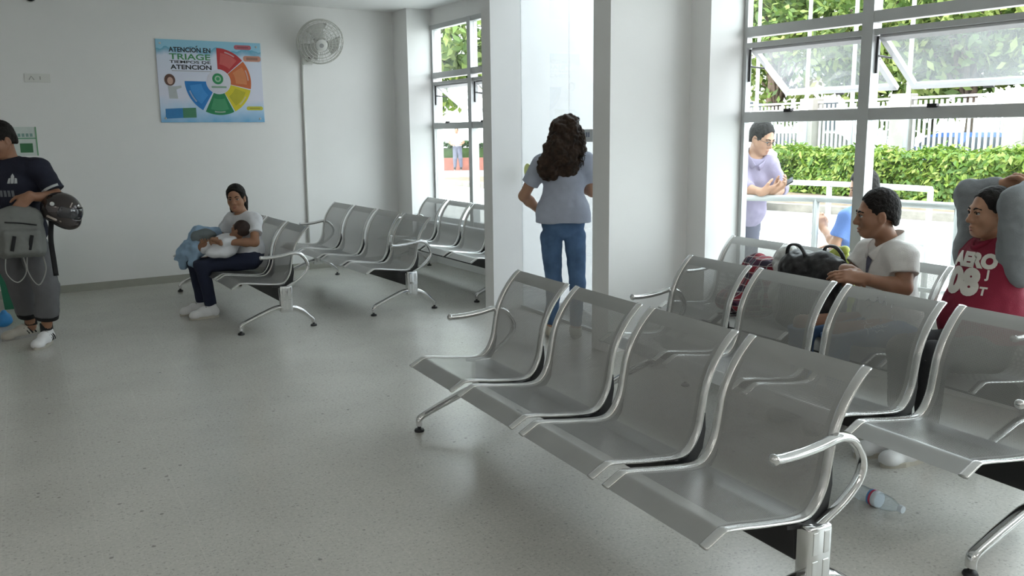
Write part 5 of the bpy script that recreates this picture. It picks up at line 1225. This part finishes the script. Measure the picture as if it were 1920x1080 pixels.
# ---- the child in blue outside
J = dict(H=(5.200, 4.410, 1.068), N=(5.240, 4.395, .940), C=(5.15, 4.43, .77), P=(5.22, 4.42, .50), SL=(5.035, 4.405, .85), SR=(5.29, 4.48, .85), EL=(4.99, 4.45, .66), WL=(5.06, 4.63, .76), ER=(5.33, 4.55, .64), WR=(5.15, 4.60, .62),
         HL=(5.15, 4.39, .48), HR=(5.28, 4.45, .48), KL=(5.16, 4.78, .45), KR=(5.30, 4.83, .45), AL=(5.17, 4.80, .09), AR=(5.31, 4.85, .09), hf=(-.72, .55, -.28),
         handL=((-.1, .2, .9), (.3, .8, 0), (1, 0, 0), .8), handR=((-.6, .4, 0), (0, 0, -1), (0, 0, 1), .5))
ch = thing('person', 'dark-haired person in light blue top sitting outside behind the window post', 'person', (5.2, 4.5, 0))
sobj('body', body(J, .85, hsc=.96), M['skin_c'], ch, .007)
s = Sdf(); torso_prims(s, J, .012, .85); Rc, Rp, up = torso_frames(J)
for q in 'LR': sleeve(s, J['S' + q], lerp(J['S' + q], J['E' + q], .7), .055, .06)
s.cut(npv(J['P']) + up * .02, -up, .004, npv(J['P']) - up * .14, .28); sobj('top', s, M['blue_shirt'], ch, .007, wr=.01, wrs=10)
sobj('trousers', trousers(J, inf=.008, sc=.85, top=npv(J['P']) + up * .05), M['slate'], ch, .008)
sobj('hair', hair_short(J, .97, top=.024, vol=.004), M['hair'], ch, .005, wr=.004, wrs=60); face_bits(ch, J, .96)
shoe(ch, (5.17, 4.76), (0, 1), m='black_cloth', ln=.23, lab='dark shoe'); shoe(ch, (5.31, 4.81), (0, 1), m='black_cloth', ln=.23, lab='dark shoe')
st = thing('stool', 'low grey stool under the person in light blue outside', 'stool', (5.22, 4.42, 0))
bm = nb(); box(bm, (5.05, 4.27, .38), (5.39, 4.57, .41)); bevel_all(bm, .008); obj('stool_top', bm, M['alum'], st)
for x in (5.08, 5.36):
    for y in (4.30, 4.54): bm = nb(); tube(bm, [(x, y, 0), (x, y, .385)], .013, 8); obj('leg', bm, M['alum'], st)

# ---- the distant man
o = np.array([15.13, 33.4, 0.0]); rl = np.array([.8835, -.468, 0]); fl = -np.array([.468, .8835, 0])
def q_(x, y, z): return tuple(o + rl * x + fl * y + np.array([0, 0, z]))
J = dict(H=q_(-.02, .02, 1.60), N=q_(-.01, 0, 1.45), C=q_(-.01, 0, 1.25), P=q_(0, 0, .93), SL=q_(.19, 0, 1.39), SR=q_(-.21, 0, 1.39), EL=q_(.27, .02, 1.12), WL=q_(.16, .17, 1.02), ER=q_(-.32, .02, 1.12), WR=q_(-.22, .17, 1.02),
         HL=q_(.09, 0, .86), HR=q_(-.09, 0, .86), KL=q_(.12, .03, .47), KR=q_(-.10, .03, .47), AL=q_(.15, 0, .08), AR=q_(-.11, 0, .08), hf=tuple(fl),
         handL=(tuple(rl * -.6 + fl * .3), (0, 0, -1), (0, 0, 1), .6), handR=(tuple(rl * .6 + fl * .3), (0, 0, -1), (0, 0, 1), .6))
fm = thing('person', 'distant man in white shirt and dark trousers standing outside beyond the narrow window', 'person', tuple(o))
sobj('body', body(J, 1.05), M['skin_b'], fm, .010)
s = Sdf(); torso_prims(s, J, .02, 1.05); Rc, Rp, up = torso_frames(J)
for q in 'LR': sleeve(s, J['S' + q], lerp(J['S' + q], J['E' + q], .8), .065, .065)
s.cut(npv(J['P']) + up * .03, -up, .004, npv(J['P']) - up * .14, .3); sobj('shirt', s, M['white_tee'], fm, .012)
sobj('trousers', trousers(J, inf=.02, sc=1.05, top=npv(J['P']) + up * .06, wide=.015), M['slate'], fm, .012)
sobj('hair', hair_short(J, 1.05, top=.03), M['hair'], fm, .01)
for q in 'LR': shoe(fm, J['A' + q], tuple(fl), m='black_cloth', ln=.28, lab='dark shoe')

# ================================================================== OUTSIDE
bm = nb(); prism(bm, [(-30, -40), (70, -40), (70, 90), (-30, 90)], -.32, -.124); gr = struct('ground', bm, M['paving'])
bm = nb(); prism(bm, [(3.54, 5.0), (4.37, 5.0), (4.6, 4.5), (5.4, -2), (12.6, -2), (13.4, 8.0), (12.75, 8.9), (11.75, 13.0), (10.9, 20), (9.5, 40), (3.0, 60), (1, 30), (4.1, 9.36), (4.1, 6.64)], -.123, -.005); struct('pavement', bm, M['paving'])
# kerb and planting bed
KL_ = [(13.6, 5.0), (12.74, 8.93), (12.37, 10.62), (11.84, 12.56), (11.3, 15.5), (10.7, 20.0), (10.0, 26.0)]
bm = nb(); poly = KL_ + [(x + .28, y) for x, y in KL_[::-1]]; prism(bm, poly, -.2, .13); kb = struct('kerb', bm, M['kerb'])
bm = nb(); prism(bm, [(x + .28, y) for x, y in KL_] + [(17.9, 26), (17.9, 5)], -.2, .09); struct('planting_bed', bm, M['soil'])
bm = nb(); prism(bm, [(17.9, 2), (60, 2), (60, 26), (17.9, 26)], -.2, .095); struct('road', bm, M['road'])

def leaf_cards(P, N, size, rnd, up_bias=.3):
    """P: n x 3 positions, N: n x 3 outward normals -> list of verts/faces of bent two-quad leaves"""
    n = len(P); nr = N + rnd.normal(0, .6, (n, 3)); nr[:, 2] += up_bias; nr /= np.linalg.norm(nr, axis=1)[:, None] + 1e-9
    a = np.cross(nr, rnd.normal(0, 1, (n, 3))); a /= np.linalg.norm(a, axis=1)[:, None] + 1e-9; b = np.cross(nr, a)
    s = size * rnd.uniform(.6, 1.25, (n, 1)); l, w = a * s, b * s * .45
    V = np.stack([P - l, P + w - l * .1, P + l, P - w - l * .1], 1).reshape(-1, 3); return V
def leaf_mesh(name, V):
    me = bpy.data.meshes.new(name); n = len(V) // 4; me.vertices.add(len(V)); me.vertices.foreach_set('co', V.astype(np.float32).ravel()); me.loops.add(n * 4); me.loops.foreach_set('vertex_index', np.arange(n * 4, dtype=np.int32))
    me.polygons.add(n); me.polygons.foreach_set('loop_start', np.arange(0, n * 4, 4, dtype=np.int32)); me.polygons.foreach_set('loop_total', np.full(n, 4, np.int32)); me.update(calc_edges=True); me.validate(); return me
# clipped hedge
def hedge(name, label, x0, x1, y0, y1, z0, z1, n, size, lm, seed):
    h = thing(name, label, 'hedge', ((x0 + x1) / 2, (y0 + y1) / 2, z0)); r = np.random.default_rng(seed)
    s = Sdf(); bm = nb(); box(bm, (x0 + .14, y0 + .1, z0), (x1 - .14, y1 - .1, z1 - .14)); bmesh.ops.subdivide_edges(bm, edges=bm.edges[:], cuts=10, use_grid_fill=True)
    for v in bm.verts: v.co += V3((mnoise.noise(v.co * 1.7), mnoise.noise(v.co * 1.9 + V3((5, 5, 5))), .5 * mnoise.noise(v.co * 1.5))) * .12
    obj('hedge_core', bm, M['hedge_core'], h)
    f = r.uniform(0, 1, n); y = r.uniform(y0, y1, n); front = f < .55
    P_ = np.where(front[:, None], np.stack([np.full(n, x0), y, r.uniform(z0, z1, n)], 1), np.stack([r.uniform(x0, x1, n), y, np.full(n, z1)], 1))
    N_ = np.where(front[:, None], np.array([[-1., 0, .2]]), np.array([[0, 0, 1.]]))
    bump = np.array([mnoise.noise(V3((p[0] * 1.4, p[1] * 1.4, p[2] * 1.8))) for p in P_]); P_ = P_ + N_ * (bump * .22 + r.normal(0, .05, n))[:, None]
    link('foliage', leaf_mesh('foliage', leaf_cards(P_, N_, size, r)), lm, h); return h
hedge('hedge', 'bright green clipped hedge running along outside the big window', 14.9, 16.4, 5.0, 24.0, .09, .98, 26000, .078, M['leaf_hedge'], 3)
hedge('dark_hedge', 'dark low hedge behind the distant man in white', 15.6, 20.5, 36.6, 37.6, .0, .95, 2600, .13, M['leaf_dark'], 4)
bm = nb(); o_ = np.array([15.9, 35.6]); 
tag(obj('brick_planter', (prism(bm, [(14.0, 36.35), (17.6, 34.4), (17.8, 34.8), (14.2, 36.75)], -.12, .42), bm)[1], M['brickred']), 'low red brick planter wall behind the distant man in white', 'planter')
# picket fence
fe = thing('picket_fence', 'tall white picket fence between beige posts behind the hedge', 'fence', (17.5, 13, .09))
FX = 17.5; PY = [y for y in np.arange(2.85, 25.5, 2.75)]
for y in PY:
    bm = nb(); box(bm, (FX - .2, y - .22, -.1), (FX + .2, y + .22, 2.26)); bevel_all(bm, .02); obj('fence_post', bm, M['concrete_post'], fe, label='beige concrete fence post')
for y0, y1 in zip(PY[:-1], PY[1:]):
    bm = nb()
    for z in (.55, 1.98, 2.16): box(bm, (FX - .02, y0 + .2, z - .025), (FX + .02, y1 - .2, z + .025))
    for y in np.arange(y0 + .27, y1 - .23, .135): box(bm, (FX - .035, y - .027, .42), (FX - .005, y + .027, 2.10))
    obj('picket_panel', bm, M['fence'], fe)
# flagpoles in front of the fence
for i, (x, y, top) in enumerate(((17.0, 18.05, 8.5), (17.0, 16.3, 8.5), (17.0, 14.88, 8.5), (17.0, 13.35, 8.5))):
    f = thing('flagpole', ['white flagpole farthest along the fence', 'white flagpole second farthest along the fence', 'white flagpole rising behind the window post', 'white flagpole nearest along the fence'][i], 'flagpole', (x, y, .09), 'white flagpoles by the fence')
    bm = nb(); tube(bm, [(x, y, .09), (x, y, 3), (x, y, top)], [.055, .05, .035], 10); obj('pole', bm, M['fence'], f, True)
    bm = nb(); sphere(bm, (x, y, top + .04), .06, 10, 8); obj('finial', bm, M['fence'], f, True)
    bm = nb(); lathe(bm, [(.13, 0), (.13, .03), (.07, .06)], (x, y, .09), seg=14); obj('base_flange', bm, M['fence'], f)
# trees
def tree(label, x, y, h, rad, nl, seed, lm, size=.17, trunk=.16, low=.25):
    r = np.random.default_rng(seed); t = thing('tree', label, 'tree', (x, y, 0), 'trees beyond the windows')
    bm = nb(); tips = []
    top = V3((x + r.normal(0, .2), y + r.normal(0, .2), h * .55)); tube(bm, crom([(x, y, -.1), (x + r.normal(0, .08), y + r.normal(0, .08), h * .25), top], 5), [trunk * (1 - .045 * i) for i in range(11)], 8)
    blobs = []
    nb_ = 16
    for k in range(nb_):
        a = 2 * PI * k / nb_ * 2.4 + r.uniform(0, .5); rr_ = rad * math.sqrt(r.uniform(.05, 1)) * .78; z = h * r.uniform(low + .12, .92); fall = 1 - .5 * abs((z / h - .6) / .5)
        c = np.array([x + rr_ * fall * math.cos(a), y + rr_ * fall * math.sin(a), z]); blobs.append((c, rad * r.uniform(.30, .46)))
        tube(bm, crom([(x, y, h * .28 + .02 * k), tuple((np.array([x, y, h * .42]) * .5 + c * .5)), tuple(c)], 4), [.06, .055, .05, .045, .04, .035, .03, .025, .02], 6)
    obj('trunk', bm, M['bark'], t, True)
    Ps, Ns = [], []; w = np.array([b[1] ** 2 for b in blobs]); w /= w.sum()
    for (c, br), k in zip(blobs, (w * nl).astype(int)):
        d = r.normal(0, 1, (k, 3)); d /= np.linalg.norm(d, axis=1)[:, None]; rr2 = br * r.uniform(.55, 1.08, (k, 1)); Ps.append(c + d * rr2 * np.array([1, 1, .8])); Ns.append(d)
    link('crown', leaf_mesh('crown', leaf_cards(np.concatenate(Ps), np.concatenate(Ns), size, r)), lm, t); return t
LT = M['leaf_tree']
tree('leafy tree just past the fence, farthest along it', 20.6, 21.0, 7.0, 3.1, 5200, 21, LT, .16, low=.22)
tree('leafy tree past the fence behind the far flagpoles', 20.8, 17.4, 7.4, 3.0, 5200, 22, LT, .16, low=.22)
tree('leafy tree past the fence behind the window post', 20.2, 14.2, 6.8, 2.8, 5200, 23, LT, .16, low=.22)
tree('leafy tree past the fence above the open awning panes', 20.6, 11.2, 7.2, 2.9, 5200, 24, LT, .16, low=.22)
tree('leafy tree past the fence at its near end', 20.4, 8.2, 6.9, 2.8, 4200, 25, LT, .16, low=.22)
tree('taller tree in the second line beyond the fence', 25.5, 19.0, 9.5, 4.2, 4200, 26, LT, .28, low=.1)
tree('broad tree in the second line beyond the fence', 25.5, 13.0, 9.5, 4.2, 4200, 27, LT, .28, low=.1)
tree('tree seen through the top of the narrow window', 16.3, 40.0, 11.0, 4.4, 6000, 28, LT, .28, low=.12)
tree('tree at the sunlit edge of the narrow window', 12.6, 41.0, 9.0, 3.0, 3500, 30, LT, .26, low=.12)
tree('pale tree seen through the glass door beside the partition', 20.6, 39.0, 10.6, 3.6, 5000, 29, LT, .28, low=.3)
tree('farther tree seen through the glass door', 27.0, 37.5, 9.3, 3.8, 3600, 31, LT, .28, low=.3)
# handrails of the ramp
def handrail(label, path, zt, zl, posts, r=.024):
    h = thing('handrail', label, 'handrail', (*path[0], 0), 'pale tubular handrails outside')
    P_ = crom([(x, y, zt) for x, y in path], 6); bm = nb(); tube(bm, P_, r, 10); obj('top_rail', bm, M['galv'], h, True)
    if zl: bm = nb(); tube(bm, [(p.x, p.y, zl) for p in P_], r * .7, 8); obj('lower_rail', bm, M['galv'], h, True)
    for x, y in posts: bm = nb(); tube(bm, [(x, y, -.02), (x, y, zt)], r, 10); lathe(bm, [(.05, 0), (.05, .012), (.02, .014)], (x, y, -.005), seg=12); obj('post', bm, M['galv'], h, True)
    return h
handrail('pale steel handrail the man with the phone leans on', [(4.55, 5.02), (4.74, 4.80), (4.92, 4.58), (5.02, 4.20), (5.13, 3.6)], .985, .42, [(4.92, 4.58), (5.13, 3.6)])
handrail('pale steel handrail farther out beyond the man with the phone', [(5.85, 6.7), (6.10, 5.98), (6.22, 5.42), (6.24, 4.95), (6.23, 4.62)], 1.0, .55, [(6.235, 4.63), (6.19, 5.62)])
# a van, parked cars and a low building across the forecourt
def vehicle(name, label, cat, pos, ang, L_, W_, Hh_, m, van=False, group=None):
    t = thing(name, label, cat, (*pos, -.12), group); R_ = Matrix.Rotation(ang, 3, 'Z'); o3 = V3((*pos, -.12))
    def w(x, y, z): return o3 + R_ @ V3((x, y, z))
    if van: prof = [(-.5, .30), (.46, .30), (.495, .36), (.5, .50), (.46, .56), (.36, .92), (.31, .99), (-.48, 1.0), (-.5, .95)]
    else: prof = [(-.5, .30), (.48, .30), (.5, .38), (.49, .56), (.30, .64), (.16, .96), (.10, 1.0), (-.22, 1.0), (-.30, .96), (-.42, .68), (-.5, .62)]
    bm = nb(); a = [bm.verts.new(w(x * L_, -W_ / 2 * (.9 if z > .7 else 1), z * Hh_)) for x, z in prof]; b = [bm.verts.new(w(x * L_, W_ / 2 * (.9 if z > .7 else 1), z * Hh_)) for x, z in prof]
    bm.faces.new(a); bm.faces.new(b[::-1]); n = len(a)
    for i in range(n): bm.faces.new((a[i], b[i], b[(i + 1) % n], a[(i + 1) % n]))
    bevel_all(bm, .05, 3, .3); bd = obj('body', bm, m, t, True, sharp=40)
    for sy in (-1, 1):
        for x0, x1 in (((.12, .36),) if van else ((-.30, -.06), (-.04, .20))):
            bm = nb(); zt, zb = (.88, .60) if van else (.93, .68); y = sy * W_ / 2 * .955
            q4 = [(x0, zb), (x1 + (.06 if not van else .04), zb), (x1 - .02, zt), (x0 + (.03 if not van else 0), zt)]
            aa = [bm.verts.new(w(x * L_, y, z * Hh_)) for x, z in q4]; bb_ = [bm.verts.new(w(x * L_, sy * W_ / 2 * .90, z * Hh_)) for x, z in q4]; bm.faces.new(aa); bm.faces.new(bb_[::-1])
            for i in range(4): bm.faces.new((aa[i], bb_[i], bb_[(i + 1) % 4], aa[(i + 1) % 4]))
            obj('side_window', bm, M['bwin'], t)
        for x in (-.31, .30): bm = nb(); lathe(bm, [(0, -.02), (.26, -.02), (.33, .0), (.34, .08), (.34, .16), (0, .17)], w(x * L_, sy * W_ / 2 - (.15 if sy > 0 else -.15), .33), tuple(R_ @ V3((0, sy, 0))), 18); obj('wheel', bm, M['tyre'], t)
    bm = nb(); zz = ((.445, .60), (.365, .90)) if van else ((.29, .66), (.165, .94))
    q4 = [(zz[0][0], -.42, zz[0][1]), (zz[0][0], .42, zz[0][1]), (zz[1][0], .38, zz[1][1]), (zz[1][0], -.38, zz[1][1])]; off = .03
    aa = [bm.verts.new(w(x * L_ + off, y * W_, z * Hh_ + .01)) for x, y, z in q4]; bb_ = [bm.verts.new(w(x * L_ - .05, y * W_, z * Hh_)) for x, y, z in q4]; bm.faces.new(aa); bm.faces.new(bb_[::-1])
    for i in range(4): bm.faces.new((aa[i], bb_[i], bb_[(i + 1) % 4], aa[(i + 1) % 4]))
    obj('windscreen', bm, M['bwin'], t); return t
vehicle('van', 'white van standing outside behind the glass door', 'van', (9.75, 13.2), math.radians(-28), 4.3, 1.9, 2.4, M['car_white'], True)
vehicle('car', 'silver car parked behind the picket fence at its far end', 'car', (19.0, 18.9), math.radians(88), 4.3, 1.75, 1.5, M['car_silver'], group='cars behind the fence')
vehicle('car', 'blue car parked behind the picket fence in its middle', 'car', (19.0, 13.0), math.radians(92), 4.2, 1.75, 1.5, M['car_blue'], group='cars behind the fence')
vehicle('car', 'red car parked behind the picket fence at its near end', 'car', (19.0, 8.4), math.radians(90), 4.2, 1.75, 1.5, M['car_red'], group='cars behind the fence')
bd = thing('building', 'long pale flat-roofed building across the forecourt behind the van', 'building', (23.6, 29.9, -.12))
RBd = Matrix.Rotation(math.radians(-28), 3, 'Z'); oB = V3((23.6, 29.9, 0))
bm = nb(); obox(bm, oB + V3((0, 0, 2.0)), (13, 6, 4.24), RBd); obj('wall', bm, M['building'], bd)
bm = nb(); obox(bm, oB + V3((0, 0, 4.35)), (13.8, 6.8, .5), RBd); obj('roof_slab', bm, M['car_white'], bd)
for k in range(5):
    bm = nb(); obox(bm, oB + RBd @ V3((-5 + 2.5 * k, -3.0, 2.0)), (1.5, .08, 1.1), RBd); wn = obj('window', bm, M['bwin'], bd)
    bm = nb(); obox(bm, oB + RBd @ V3((-5 + 2.5 * k, -3.03, 2.0)), (.06, .06, 1.1), RBd); obj('window_bar', bm, M['fence'], wn)

# ================================================================== LIGHT
w = bpy.data.worlds.new('sky'); SC.world = w; w.use_nodes = True; nt = w.node_tree; bg = nt.nodes['Background']
tc = nt.nodes.new('ShaderNodeTexCoord'); sp = nt.nodes.new('ShaderNodeSeparateXYZ'); nt.links.new(tc.outputs['Generated'], sp.inputs[0])
cr = nt.nodes.new('ShaderNodeValToRGB'); e = cr.color_ramp.elements; e[0].position = .0; e[0].color = (.95, .97, 1, 1); e[1].position = .7; e[1].color = (.88, .94, 1.0, 1)
nt.links.new(sp.outputs[2], cr.inputs['Fac']); nt.links.new(cr.outputs['Color'], bg.inputs['Color']); bg.inputs['Strength'].default_value = SKY_E
sl = bpy.data.lights.new('sun', 'SUN'); sl.energy = SUN_E; sl.angle = math.radians(12); sl.color = (1, .95, .86)
so = bpy.data.objects.new('sun', sl); COL.objects.link(so); so.rotation_euler = V3((.50, .32, -.80)).to_track_quat('-Z', 'Y').to_euler(); so.location = (-10, -5, 20)

# ================================================================== CAMERA
cam = bpy.data.cameras.new('camera'); co = bpy.data.objects.new('camera', cam); COL.objects.link(co)
cam.sensor_width = 36.0; cam.lens = 1637.7 / 1920 * 36.0; cam.clip_start = .05; cam.clip_end = 300
r_, u_, f_ = V3((0.88354122, -0.46822146, -0.01111619)), V3((0.09157493, 0.14942947, 0.98452266)), V3((0.45931356, 0.87088432, -0.17490444))
co.matrix_world = Matrix.Translation((0, 0, 1.4809)) @ Matrix((r_, u_, -f_)).transposed().to_4x4()
SC.camera = co
vs = SC.view_settings; vs.view_transform = 'Standard'; vs.look = 'None'; vs.gamma = 1; vs.use_curve_mapping = False; vs.exposure = EXPO
SC.cycles.max_bounces = 10; SC.cycles.transparent_max_bounces = 24; SC.cycles.diffuse_bounces = 5; SC.cycles.sample_clamp_indirect = 8
